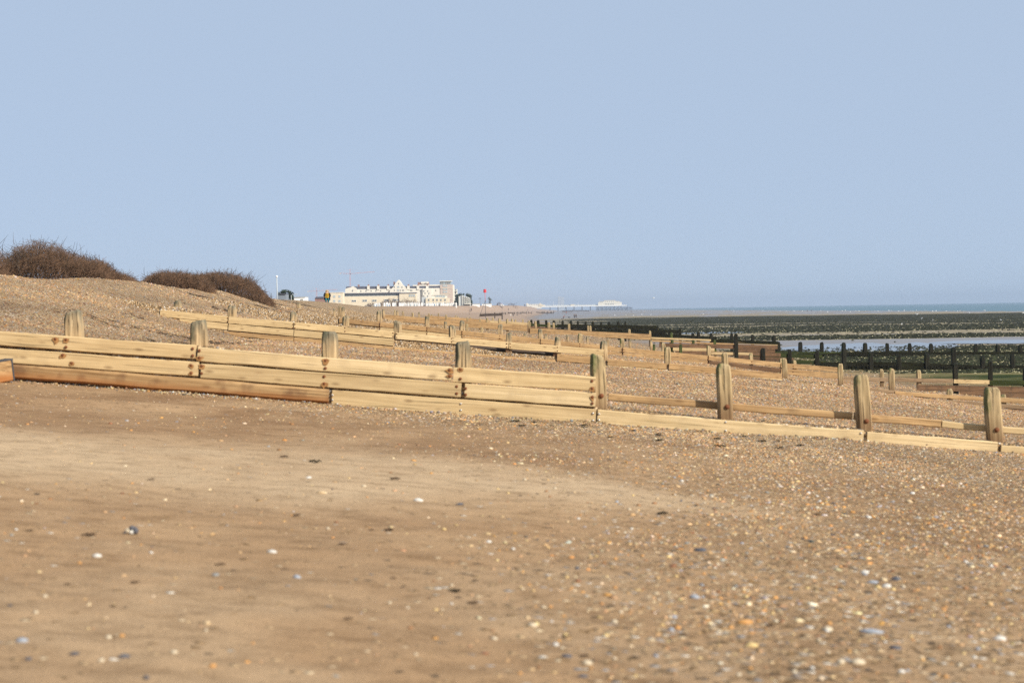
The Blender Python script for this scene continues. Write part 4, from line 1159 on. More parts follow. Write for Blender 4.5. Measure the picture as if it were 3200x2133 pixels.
# -- brick tower with a glazed penthouse
b = Bld('tower_block', 1373, 1418, 1520, "buff brick tower block with a glazed penthouse on top")
b.box('wall', 1375, 1415, 889, 957, 'brick', 0, 16, True)
b.box('penthouse', 1374, 1410, 879, 889, 'paleglass', 1.2, 14)
b.box('roof', 1373, 1412, 877, 879.2, 'white', .4, 15)
b.box('corner_strip', 1412, 1418, 890, 957, 'white', .6, 17, True)
b.box('stair_panel', 1368, 1375.2, 892, 935, 'slate', 2, 12)
for yy in (893, 903, 911.5):
    b.wins([(px, yy) for px in (1386, 1391, 1396)], 4, 4.5, -.02, 'paleglass')
for yy in (900, 918, 936): b.box('string_course', 1375, 1412, yy, yy + .9, 'cream', -.25, .1)
b.wins([(px, 884.5) for px in (1378, 1384, 1393, 1399, 1405)], 4, 6, 1.15, 'glass')

b = Bld('apartment_block', 1416, 1430, 1545, "narrow white block with stacked balconies on the right of the brick tower")
b.box('wall', 1417, 1428, 903, 957, 'white', 0, 12, True)
for yy in (909, 919, 930, 941): b.box('balcony', 1419, 1429, yy, yy + 1.6, 'palegrey', -1.5, .2)
b.wins([(1424, yy) for yy in (906, 915, 925, 936, 947)], 4, 5, -.02)

b = Bld('apartment_block', 1288, 1372, 1700, "red and white roof-top block rising behind the slate terrace")
b.box('wall', 1290, 1372, 889.5, 945, 'white', 0, 14, True)
b.box('upper_storey', 1305, 1340, 881, 890, 'redbrick', 1, 10)
b.box('upper_storey', 1315, 1339, 880, 886, 'white', .4, 9)
b.wins([(1322, 888), (1331, 885)], 4, 3, .3)

# -- low cream curved-front hotel
b = Bld('seafront_hotel', 1318, 1404, 1430, "low cream stepped building in front of the brick tower")
b.box('wall', 1330, 1403, 931, 957, 'cream', 0, 12, True)
b.box('upper_storey', 1354, 1396, 922, 931.2, 'white', 1.5, 10)
b.box('parapet', 1352, 1398, 920, 922, 'white', 1.0, 10.5)
b.box('wing', 1318, 1332, 928, 957, 'palegrey', 1, 9, True)
b.wins([(1366, 925), (1376, 925), (1386, 926)], 8, 5, 1.45, 'paleglass')
b.wins([(px, 937) for px in (1340, 1354, 1366, 1378, 1391)], 4, 6, -.02)
b.wins([(px, 947) for px in (1340, 1354, 1366, 1378, 1391)], 4, 5, -.02)

# -- grey glass flats
b = Bld('apartment_block', 1432, 1472, 1330, "grey glazed flats with white fins, roof sloping down to the right")
b.poly('wall', [(1433, 957), (1433, 926), (1444, 922), (1468, 930), (1470, 957)], 'palegrey', 0, 14)
for i, px in enumerate((1434, 1444, 1450, 1456, 1462, 1468)):
    yt = 925 if px < 1440 else 922.5 + (px - 1444) * .32
    b.box('fin', px - .6, px + .6, yt, 957, 'white', -.7, .1)
b.wins([(1453, 930), (1459, 932), (1465, 934), (1453, 938), (1459, 940), (1465, 941), (1453, 946), (1459, 947)], 4, 5.5, -.02, 'greyblue')
b.box('canopy', 1452, 1473, 948, 950, 'white', -3, .2)

# -- other low buildings on the promenade
for (x0, x1, y0, lb) in [(1473, 1499, 949.5, "long low cream seafront wall left of the double street lamp"), (1506, 1536, 949.0, "pale flat-fronted shelter behind the red-topped beacon")]:
    b = Bld('seafront_shelter', x0, x1, dhit((x0 + x1) / 2, 957.6, 500) + 40, lb, 'shelter', 'low promenade shelters')
    b.box('wall', x0, x1, y0, 957, 'hutwhite', 0, 3, True); b.box('roof', x0 - .5, x1 + .5, y0 - .8, y0 + .2, 'palegrey', -.3, 3.3)
b = Bld('seafront_shed', 918, 956, 420, "white flat-roofed shed just left of the walker in yellow", 'shed')
b.box('wall', 919, 954, 928, 945, 'hutwhite', 0, 6, True); b.box('roof', 918, 955, 927.2, 928.3, 'palegrey', -.2, 6.2)
b.wins([(944, 936)], 6, 4, -.02)
b = Bld('brick_house', 985, 1018, 900, "row of low red brick roofs behind the walker", 'house')
b.box('wall', 984, 1018, 932, 958, 'redbrick', 0, 10, True); b.poly('roof', [(983, 932.5), (988, 927), (1012, 926.5), (1019, 932)], 'slate', -.3, 10)
b = Bld('dark_shed', 868, 894, 460, "dark grey shed roof under the pine", 'shed')
b.box('wall', 869, 893, 919, 950, 'greyblue', 0, 6, True); b.box('roof', 868, 894, 917.6, 919.2, 'slate', -.3, 6.3)
b = Bld('white_roof', 636, 655, 260, "white building top just peeping over the second thicket", 'building')
b.box('wall', 637.5, 653, 863, 900, 'hutwhite', 0, 5, True); b.box('roof', 637, 654, 862, 863.2, 'whitepaint', -.2, 5.2)

# -- hazy tower far along the coast
MAT['hazyblock'] = simple("haze_tinted_wall", (0.40, 0.43, 0.47), 0.8, 0.05, 0.1)  # wall colour set close to the sky, standing in for haze
b = Bld('distant_tower', 1742, 1764, 8600, "faint pale tower lost in haze above the pier", 'building')
b.box('wall', 1743, 1752, 926, 972, 'hazyblock', 0, 30); b.box('wing', 1753, 1763, 928, 972, 'hazyblock', 5, 30)

# ------------------------------------------------------------------ beach huts
HR = random.Random(3)
px = 1168.0; hut_no = 0
gap = [(1219, 1226), (1238, 1247)]
while px < 1428:
    w = HR.choice([5.0, 5.4, 5.8, 6.4])
    if any(a - 1 < px + w / 2 < b_ + 1 for a, b_ in gap) or 1185 < px < 1196: px += 4; continue
    Dh = 980 + HR.uniform(-15, 15) + (px - 1170) * .35
    yb = 958.5 - 0.0085 * (px - 1170); h = HR.uniform(10.0, 12.5) * (1 if px < 1320 else .85)
    S = Dh / F; p = at(px + w / 2, yb - h, Dh); zb = gz(p.x, Dh); z0 = min(zb, at(px + w / 2, yb, Dh).z) - .4
    hut_no += 1
    t = empty('beach_hut', (p.x, Dh, zb), f"small white beach hut, {ordinal(hut_no)} from the left end of the row", 'beach hut', 'white beach huts on the shingle')
    W = w * S; Ht = p.z
    bm = bmesh.new(); bx(bm, (0, 1.2, (Ht + z0) / 2 - zb), (W * .93, 2.4, Ht - z0)); bm_obj('wall', bm, MAT['hutwhite'], t)
    V = [(-W * .5, -.15, Ht - zb), (W * .5, -.15, Ht - zb), (0, -.15, Ht - zb + W * .36), (-W * .5, 2.6, Ht - zb), (W * .5, 2.6, Ht - zb), (0, 2.6, Ht - zb + W * .36)]
    mesh_obj('roof', V, [(0, 1, 2), (5, 4, 3), (0, 2, 5, 3), (1, 4, 5, 2), (0, 3, 4, 1)], MAT['hutwhite' if HR.random() < .7 else 'palegrey'], t)
    bm = bmesh.new(); bx(bm, (HR.uniform(-.1, .1) * W, -.03, (z0 - zb) + (Ht - z0) * .52), (W * .42, .06, (Ht - z0) * .62)); bm_obj('door', bm, MAT[HR.choice(['whitepaint', 'palegrey', 'whitepaint', 'blue', 'paleglass'])], t)
    px += w + HR.choice([.5, .8, 1.6, 2.5])

shrub(1180.0, [(1142, 955), (1155, 947), (1170, 944), (1182, 948), (1192, 952)], "dark leafless shrub at the left end of the seafront hedge", 900, 11, 'twig_far', 6, .05, 'bare shrubs along the seafront', 10, 1.2)
shrub(1185.0, [(1178, 953), (1190, 944), (1203, 939), (1222, 936), (1240, 938), (1252, 946)], "dark leafless shrub below the middle of the cream flats", 1700, 12, 'twig_far', 6, .05, 'bare shrubs along the seafront', 12, 1.2)
shrub(1190.0, [(1238, 948), (1250, 938), (1268, 935), (1285, 936), (1300, 940), (1312, 944), (1326, 951)], "dark leafless shrub at the right end of the seafront hedge", 1700, 13, 'twig_far', 6, .05, 'bare shrubs along the seafront', 12, 1.2)
shrub(dhit(1562, 957, 500), [(1553, 957), (1556, 946), (1561, 941), (1567, 946), (1572, 957)], "spiky bare shrub left of the small white van on the promenade", 260, 14, 'twig_far', 4, .05, 'bare shrubs along the seafront', 8, 1.2)
shrub(dhit(1604, 957, 500), [(1588, 957), (1592, 948), (1598, 945), (1606, 950), (1612, 947), (1620, 957)], "low bare shrub near the play frame on the promenade", 320, 15, 'twig_far', 4, .05, 'bare shrubs along the seafront', 8, 1.2)

# ------------------------------------------------------------------ cranes, poles, lamps, beacon
def lattice(bm, p0, p1, w, bays, rad):
    """Square lattice boom from p0 to p1."""
    p0, p1 = Vector(p0), Vector(p1); d = (p1 - p0).normalized()
    a = d.cross(Vector((0, 1, 0))); a = a.normalized() if a.length > .01 else Vector((1, 0, 0)); c = d.cross(a).normalized()
    cs = [(a * sx + c * sy) * w / 2 for sx, sy in ((1, 1), (1, -1), (-1, -1), (-1, 1))]
    for o in cs: tube(bm, [p0 + o, p1 + o], rad, 4)
    for i in range(bays):
        q0 = p0.lerp(p1, i / bays); q1 = p0.lerp(p1, (i + 1) / bays)
        for k in range(4):
            e0, e1 = (q0, q1) if i % 2 else (q1, q0)
            tube(bm, [e0 + cs[k], e1 + cs[(k + 1) % 4]], rad * .7, 3)

def crane(D, pxm, ytop, yjib, pxl, yl, pxr, yr, label):
    b0 = at(pxm, yjib, D); g0 = gz(b0.x, D)
    t = empty('tower_crane', (b0.x, D, g0), label, 'crane', 'red tower cranes over the town')
    S = D / F; w = 3.0 * S; loc = t.location
    J = at(pxm, yjib, D) - loc
    bm = bmesh.new(); lattice(bm, (0, 0, -1), J, w, 26, .16 * S); bm_obj('mast', bm, MAT['crane'], t)
    bm = bmesh.new(); lattice(bm, J, at(pxr, yr, D) - loc, w * .55, 26, .13 * S); bm_obj('jib', bm, MAT['crane'], t)
    bm = bmesh.new(); lattice(bm, J, at(pxl, yl, D) - loc, w * .55, 8, .13 * S); bm_obj('counter_jib', bm, MAT['crane'], t)
    bm = bmesh.new(); lattice(bm, J, at(pxm - .3, ytop, D) - loc, w * .5, 4, .13 * S); bm_obj('apex', bm, MAT['crane'], t)
    bm = bmesh.new(); q = at(pxl + 2, yl + 1.5, D) - loc; bx(bm, q, (4 * S, 3 * S, 3.4 * S)); bm_obj('counterweight', bm, MAT['palegrey'], t)
    bm = bmesh.new(); bx(bm, J + Vector((1.5 * S, -1 * S, -.5 * S)), (2 * S, 2 * S, 2.6 * S)); bm_obj('cab', bm, MAT['darkmetal'], t)
    A = at(pxm - .3, ytop, D) - loc
    bm = bmesh.new(); tube(bm, [A, J.lerp(at(pxr, yr, D) - loc, .7)], .07 * S, 3); tube(bm, [A, at(pxl, yl, D) - loc], .07 * S, 3); bm_obj('stay', bm, MAT['crane'], t)
crane(2300.0, 1094, 841, 855, 1061, 853.5, 1171, 849, "larger red tower crane above the left end of the white terrace")
crane(2900.0, 989, 900, 909, 960, 910, 1055, 904, "smaller red tower crane behind the walker in yellow")

def pole(name, D, px, y0, y1, r, mat, label, cat, group=None, extra=None):
    p = at(px, y0, D); g0 = gz(p.x, D); zb = min(g0, at(px, y1, D).z)
    t = empty(name, (p.x, D, zb), label, cat, group)
    bm = bmesh.new(); tube(bm, [(0, 0, -.4), (0, 0, p.z - zb)], [r, r * .8], 8); bm_obj('shaft', bm, MAT[mat], t, True)
    if extra: extra(t, p.z - zb, D / F)
    return t
def cap_(t, h, S):
    bm = bmesh.new(); bmesh.ops.create_uvsphere(bm, u_segments=8, v_segments=5, radius=.14, matrix=Matrix.Translation((0, 0, h + .08))); bm_obj('finial', bm, MAT['whitepaint'], t, True)
    bm = bmesh.new(); tube(bm, [(-.25, 0, h * .22), (.02, 0, h * .22)], .03, 5); bm_obj('cleat', bm, MAT['metal'], t)
pole('flagpole', 230.0, 865, 866, 930, .07, 'palegrey', "tall white pole beside the dark pine", 'flagpole', None, cap_)
def lamp_(sgn):
    def f(t, h, S):
        bm = bmesh.new(); tube(bm, [(0, 0, h - .05), (sgn * .35, 0, h + .1), (sgn * .9, 0, h + .12)], [.05, .04, .035], 6); bm_obj('arm', bm, MAT['metal'], t, True)
        bm = bmesh.new(); bx(bm, (sgn * 1.1, 0, h + .12), (.7, .28, .14), bev=.04); bm_obj('lamp_head', bm, MAT['palegrey'], t)
    return f
pole('street_lamp', 480.0, 882, 922.5, 945, .09, 'metal', "short street lamp in front of the dark shed under the pine", 'street lamp', 'promenade street lamps', lamp_(1))
pole('street_lamp', 470.0, 910, 921.5, 945, .09, 'metal', "street lamp between the pine and the white shed", 'street lamp', 'promenade street lamps', lamp_(1))
def dlamp(t, h, S):
    for sg in (-1, 1):
        bm = bmesh.new(); tube(bm, [(0, 0, h - 1.0), (sg * .5, 0, h - .2), (sg * .75, 0, h - .25), (sg * .75, 0, h - .5)], .06, 5); bm_obj('arm', bm, MAT['darkmetal'], t)
        bm = bmesh.new(); tube(bm, [(sg * .75, 0, h - .45), (sg * .75, 0, h - .75), (sg * .75, 0, h - 1.0)], [.12, .3, .12], 8); bm_obj('lantern', bm, MAT['darkmetal'], t)
pole('street_lamp', dhit(1500, 957.8, 500) + 20, 1500, 930, 957, .12, 'darkmetal', "double-headed street lamp left of the red-topped beacon", 'street lamp', 'promenade street lamps', dlamp)
pole('street_lamp', dhit(1527, 957.8, 500) + 20, 1527, 930.5, 957, .12, 'darkmetal', "double-headed street lamp beside the wind-bent tree", 'street lamp', 'promenade street lamps', dlamp)
pole('street_lamp', dhit(1605, 957.5, 500), 1605, 946, 958, .09, 'darkmetal', "dark post with a side arm on the shingle crest, left of the pier", 'street lamp', 'promenade street lamps', lamp_(-1))
pole('thin_post', dhit(1466, 983, 200), 1466, 955, 983, .05, 'darkmetal', "hair-thin dark post on the far shingle below the grey flats", 'post')

# beach beacon with a red basket topmark
Db = dhit(1517.5, 993, 180)
p = at(1517.5, 992, Db); h = at(1515, 914, Db).z; S = Db / F
t = empty('beach_beacon', (p.x, Db, p.z), "tall beacon with a red basket topmark, lower half dark, with one raking stay", 'beacon', 'groyne-end beacons')
hz0 = h - p.z; zs = at(1517, 941, Db).z - p.z
bm = bmesh.new(); tube(bm, [(0, 0, -.8), (-.02, 0, zs)], .075, 8); bm_obj('lower_mast', bm, MAT['darkmetal'], t, True)
bm = bmesh.new(); tube(bm, [(-.02, 0, zs), (-.1, 0, hz0 + .1)], .065, 8); bm_obj('upper_mast', bm, MAT['red'], t, True)
bm = bmesh.new(); tube(bm, [(-.1, 0, hz0), (-.1, 0, hz0 + 10.5 * S)], [4.6 * S, 3.9 * S], 14)
for k in range(14):
    a = 2 * math.pi * k / 14; tube(bm, [(-.1 + 4.65 * S * math.cos(a), 4.65 * S * math.sin(a), hz0), (-.1 + 3.95 * S * math.cos(a), 3.95 * S * math.sin(a), hz0 + 10.6 * S)], .025, 4)
bm_obj('topmark', bm, MAT['red'], t)
bm = bmesh.new(); q = at(1497, 988, Db) - t.location; tube(bm, [(-.03, 0, zs), (q.x, q.y - 1.0, q.z - .3)], .055, 6); bm_obj('stay', bm, MAT['darkmetal'], t, True)
bm = bmesh.new(); bx(bm, (-.03, 0, zs), (.3, .3, .25), bev=.05); bm_obj('collar', bm, MAT['darkmetal'], t)
# second, thinner beacon
TB = dhit(1569, 985, 180)
p = at(1569.5, 985, TB)
t = empty('beach_beacon', (p.x, TB, p.z), "thin beacon with a small reddish can on top, beside the dark boarded groyne", 'beacon', 'groyne-end beacons')
h2 = at(1567.5, 948, TB).z - p.z
bm = bmesh.new(); tube(bm, [(0, 0, -.6), (-.05, 0, h2)], .06, 6); bm_obj('mast', bm, MAT['darkmetal'], t, True)
bm = bmesh.new(); tube(bm, [(-.05, 0, h2), (-.05, 0, h2 + .3)], [.13, .1], 8); bm_obj('topmark', bm, MAT['red'], t)

# ------------------------------------------------------------------ far groynes
FR = random.Random(9)
def far_groyne(D, pts, hpx, mat, label, posts=(), pmat='post_dark'):
    if D > 500: D = dhit(pts[0][0], pts[0][1] + hpx + 1.0, 300)
    g = groyne(D, pts[0][0], label)
    for (x0, y0), (x1, y1) in zip(pts[:-1], pts[1:]): plank(g, D, x0, y0, x1, y1, hpx, mat, seg=2, t=.12)
    for (px, y, w) in posts: post(g, D, px - w / 2, px + w / 2, y, pmat, round_top=.6)
far_groyne(dhit(1545, 989, 180), [(1499, 981), (1520, 979.5), (1570, 978.5)], 8, 'logdark', "dark boarded wedge-shaped groyne between the two beacons", [(1546, 976, 2.5), (1569, 976, 3)])
far_groyne(520.0, [(1560, 977.5), (1580, 978)], 2.2, 'logdark', "short dark rail just right of the thin beacon", [(1580, 976, 1.6)])
far_groyne(560.0, [(1588, 976), (1608, 977)], 2.6, 'logdark', "short dark far groyne behind the white figure", [(1588, 975, 1.6), (1602, 977, 2), (1608, 975, 1.6)])
far_groyne(600.0, [(1612, 977), (1628, 978)], 2.0, 'logdark', "far groyne of two dark rails and end posts", [(1617, 974, 1.5), (1628, 975, 1.5)])
far_groyne(640.0, [(1626, 975), (1646, 976)], 2.0, 'logdark', "far groyne of thin rails left of the stepped one", [(1634, 973, 1.5), (1645, 973, 1.5)])
far_groyne(690.0, [(1650, 976.5), (1661, 977)], 1.8, 'wetbrown', "tiny far groyne with two tall posts", [(1651, 973.5, 1.5), (1661, 974, 1.5)])
far_groyne(800.0, [(1675, 974), (1690, 975.5), (1705, 976), (1730, 977.5)], 2.6, 'logdark', "far groyne with dark stepped humps along the waterline", [(1694, 973, 3), (1700, 973, 3), (1711, 973, 3.5), (1722, 973, 3.5), (1730, 971, 1.6)])
far_groyne(1000.0, [(1755, 970), (1790, 969), (1840, 969.5)], 2.6, 'logdark', "longest far groyne in front of the pier legs", [(1770, 969, 1.6), (1790, 967, 1.6), (1830, 968, 1.4), (1840, 969, 1.6)])
far_groyne(960.0, [(1757, 974), (1806, 976)], 1.6, 'wetbrown', "low brown far groyne just below the longest one", [(1770, 971, 1.3), (1786, 973, 1.3), (1806, 973, 1.3)])

# ------------------------------------------------------------------ pier
b = Bld('pier', 1640, 1978, 5200, "long white pier on iron legs with a pavilion at its sea end", 'pier')
b.box('deck', 1690, 1958, 954.6, 957.4, 'hutwhite', 0, 14)
b.poly('deck', [(1678, 961.5), (1690, 958), (1690, 954.6), (1678, 956)], 'hutwhite', 0, 14)
b.box('landing', 1862, 1958, 957.5, 958.6, 'pile', 1, 13)
for k, px in enumerate((1719, 1744, 1769, 1794, 1819, 1845)):
    b.box('pier_leg', px - 1.3, px + 1.3, 957.3, 974, 'pile', 1, 13)
for k in range(24):
    px = 1863 + k * 4.15
    b.box('pier_leg', px - .75, px + .75, 957.3 if px < 1945 else 960, 972.5, 'pile', 0 + (k % 3) * 5, 3 + (k % 3) * 5)
for k in range(9):
    x0 = 1864 + k * 9.5
    b.poly('brace', [(x0, 970.4), (x0 + 9, 961), (x0 + 9.4, 961.6), (x0 + .5, 971)], 'pile', 4, 5)
b.box('rail', 1862, 1960, 963.6, 964.6, 'pile', 2, 4)
b.box('landing_stage', 1952, 1976, 961.6, 963, 'pile', 0, 12)
for px in (1961, 1966, 1971, 1975): b.box('pier_leg', px - .7, px + .7, 956 + (px - 1961) * .25, 972.5, 'pile', 0, 6)
b.box('pavilion', 1869, 1943, 944, 954.8, 'white', 1, 13)
b.box('pavilion_upper', 1888, 1922, 938.6, 944.2, 'white', 2, 12)
b.box('pavilion_roof', 1887, 1923, 937.8, 938.8, 'cream', 1.5, 12.5)
b.box('pavilion_wing', 1922, 1936, 940.5, 944.2, 'cream', 2, 12)
b.box('pavilion_wing', 1872, 1888, 941.5, 944.2, 'cream', 2, 12)
b.wins([(px, 950) for px in (1892, 1897, 1902, 1907, 1912, 1917)], 2.6, 3, .95)
b.wins([(px, 942) for px in (1893, 1899, 1905, 1911, 1917)], 2.4, 1.8, 1.95)
b.wins([(px, 943.4) for px in (1877, 1882, 1931)], 4, 1.8, 1.95)
b.box('kiosk', 1783, 1795, 950.5, 954.8, 'cream', 1, 10)
b.box('windscreen', 1700, 1868, 952.2, 954.7, 'palegrey', 6, 6.4)
for k in range(26): b.box('rail_post', 1703 + k * 6.4 - .35, 1703 + k * 6.4 + .35, 951.4, 954.8, 'white', 5.4, 5.9)
for px in (1730, 1807, 1873): b.box('flag_mast', px - .25, px + .25, 943 if px < 1870 else 934, 954.8, 'whitepaint', 3, 3.4)
b = Bld('pier_pavilion', 1643, 1704, 4600, "white domed pavilion at the shore end of the pier", 'pavilion')
b.box('hall', 1648, 1692, 949.6, 961.5, 'white', 0, 20, True)
b.poly('front', [(1643, 960), (1644, 949), (1648, 946.5), (1652, 949), (1652, 961)], 'white', -1, 18)
b.poly('stage_tower', [(1684, 956), (1685, 949), (1688, 945.6), (1691, 949), (1697, 951.5), (1697, 957)], 'cream', -1, 16)
b.box('annexe', 1696, 1704, 952, 957.5, 'white', 0, 12)
b.wins([(px, 951.4) for px in (1656, 1661, 1666, 1671, 1676, 1681)], 2.4, 1.6, -.05)

# offshore rig legs on the horizon
b = Bld('offshore_platform', 2283, 2293, 9500, "tiny twin-masted platform on the sea horizon", 'platform')
b.box('leg', 2284.3, 2285.2, 955.5, 962, 'greyblue', 0, 3); b.box('leg', 2290.2, 2291.2, 955.5, 962, 'greyblue', 0, 3); b.box('deck', 2283.5, 2292, 957.6, 958.5, 'greyblue', 0, 6)

# boat laid up by the huts, small white van, play frame
t = empty('rowing_boat', at(1199, 957, 960), "upturned dark purple boat in front of the gap in the white huts", 'boat')
S = 960 / F; zb = gz(t.location.x, 960) - t.location.z
V = []; NS = 9
for i in range(NS):
    f = i / (NS - 1); x = (-17 + 34 * f) * S; wv = math.sin(math.pi * min(1, .12 + .88 * f) * .93) * 1.1
    for k in range(7):
        a = math.pi * k / 6; V.append((x, -math.cos(a) * wv, zb - .1 + math.sin(a) * wv * .95 + (.5 * (f - .3)) + .25))
Fc = [(i * 7 + k, i * 7 + k + 1, (i + 1) * 7 + k + 1, (i + 1) * 7 + k) for i in range(NS - 1) for k in range(6)] + [tuple(range(7)), tuple(range(NS * 7 - 1, NS * 7 - 8, -1))]
mesh_obj('hull', V, Fc, MAT['navy'], t, True)
bm = bmesh.new(); tube(bm, [V[3], V[(NS // 2) * 7 + 3], V[(NS - 1) * 7 + 3]], .07, 5); bm_obj('keel', bm, MAT['whitepaint'], t)
VD = dhit(1568, 956.5, 500) + 10
b = Bld('parked_van', 1560, 1576, VD, "tiny white van on the promenade behind the thin beacon", 'van')
b.poly('body', [(1561, 955.6), (1561, 950), (1570, 949.6), (1573, 952), (1575, 952.6), (1575, 955.6)], 'whitepaint', 0, 1.9)
b.wins([(1571, 951.8)], 1.6, 1.4, -.02)
for px in (1563.5, 1572.5):
    bm = bmesh.new(); q = at(px, 955.8, VD) - b.t.location; tube(bm, [(q.x, -.05, q.z), (q.x, .25, q.z)], .34, 10); bm_obj('wheel', bm, MAT['darkmetal'], b.t)
PD = dhit(1590, 957, 500)
b = Bld('play_frame', 1578, 1600, PD, "spindly grey frame with slanting masts on the promenade", 'frame')
for x0, y0, x1, y1 in ((1578, 941, 1579, 957), (1581, 944, 1588, 957), (1586, 950, 1584, 957), (1584, 945, 1592, 955), (1593, 949, 1593, 957), (1589, 948, 1596, 950)):
    p0 = at(x0, y0, PD) - b.t.location; p1 = at(x1, y1 + .5, PD) - b.t.location
    bm = bmesh.new(); tube(bm, [p0, p1], .14, 5); bm_obj('strut', bm, MAT['greyblue'], b.t)

# ------------------------------------------------------------------ people
MAT['skin'] = simple("skin", (0.48, 0.30, 0.22), 0.6, 0.05, 5)
MAT['blond'] = simple("fair_hair", (0.42, 0.30, 0.15), 0.7, 0.2, 20)
MAT['darkhair'] = simple("dark_hair", (0.05, 0.035, 0.025), 0.7, 0.2, 20)
MAT['coat'] = simple("dark_coat", (0.022, 0.022, 0.03), 0.85, 0.2, 8)
MAT['yellow'] = simple("yellow_jumper", (0.62, 0.36, 0.02), 0.85, 0.1, 8)
MAT['teal'] = simple("teal_cloth", (0.015, 0.14, 0.16), 0.85, 0.1, 8)
MAT['denim'] = simple("dark_trousers", (0.03, 0.035, 0.05), 0.85, 0.2, 8)
MAT['redcloth'] = simple("red_cloth", (0.35, 0.04, 0.035), 0.85, 0.1, 8)
MAT['whitecloth'] = simple("white_cloth", (0.72, 0.70, 0.66), 0.85, 0.05, 8)
MAT['greycloth'] = simple("grey_cloth", (0.12, 0.12, 0.14), 0.85, 0.1, 8)

def skinned(name, joints, edges, radii, mat, parent, root=0, sub=1):
    me = bpy.data.meshes.new(name + "_cage")
    me.from_pydata([tuple(j) for j in joints], edges, [])
    o = bpy.data.objects.new(name + "_cage", me); COL.objects.link(o)
    m = o.modifiers.new("s", 'SKIN'); m.use_smooth_shade = True
    for i, r in enumerate(radii):
        sv = me.skin_vertices[0].data[i]; sv.radius = (r, r) if isinstance(r, (int, float)) else r; sv.use_root = (i == root)
    ss = o.modifiers.new("ss", 'SUBSURF'); ss.levels = sub; ss.render_levels = sub
    dg = bpy.context.evaluated_depsgraph_get()
    nm = bpy.data.meshes.new_from_object(o.evaluated_get(dg)); nm.name = name
    bpy.data.objects.remove(o); bpy.data.meshes.remove(me)
    nm.materials.clear(); nm.materials.append(MAT[mat])
    nm.polygons.foreach_set("use_smooth", [True] * len(nm.polygons))
    return link(bpy.data.objects.new(name, nm), parent)

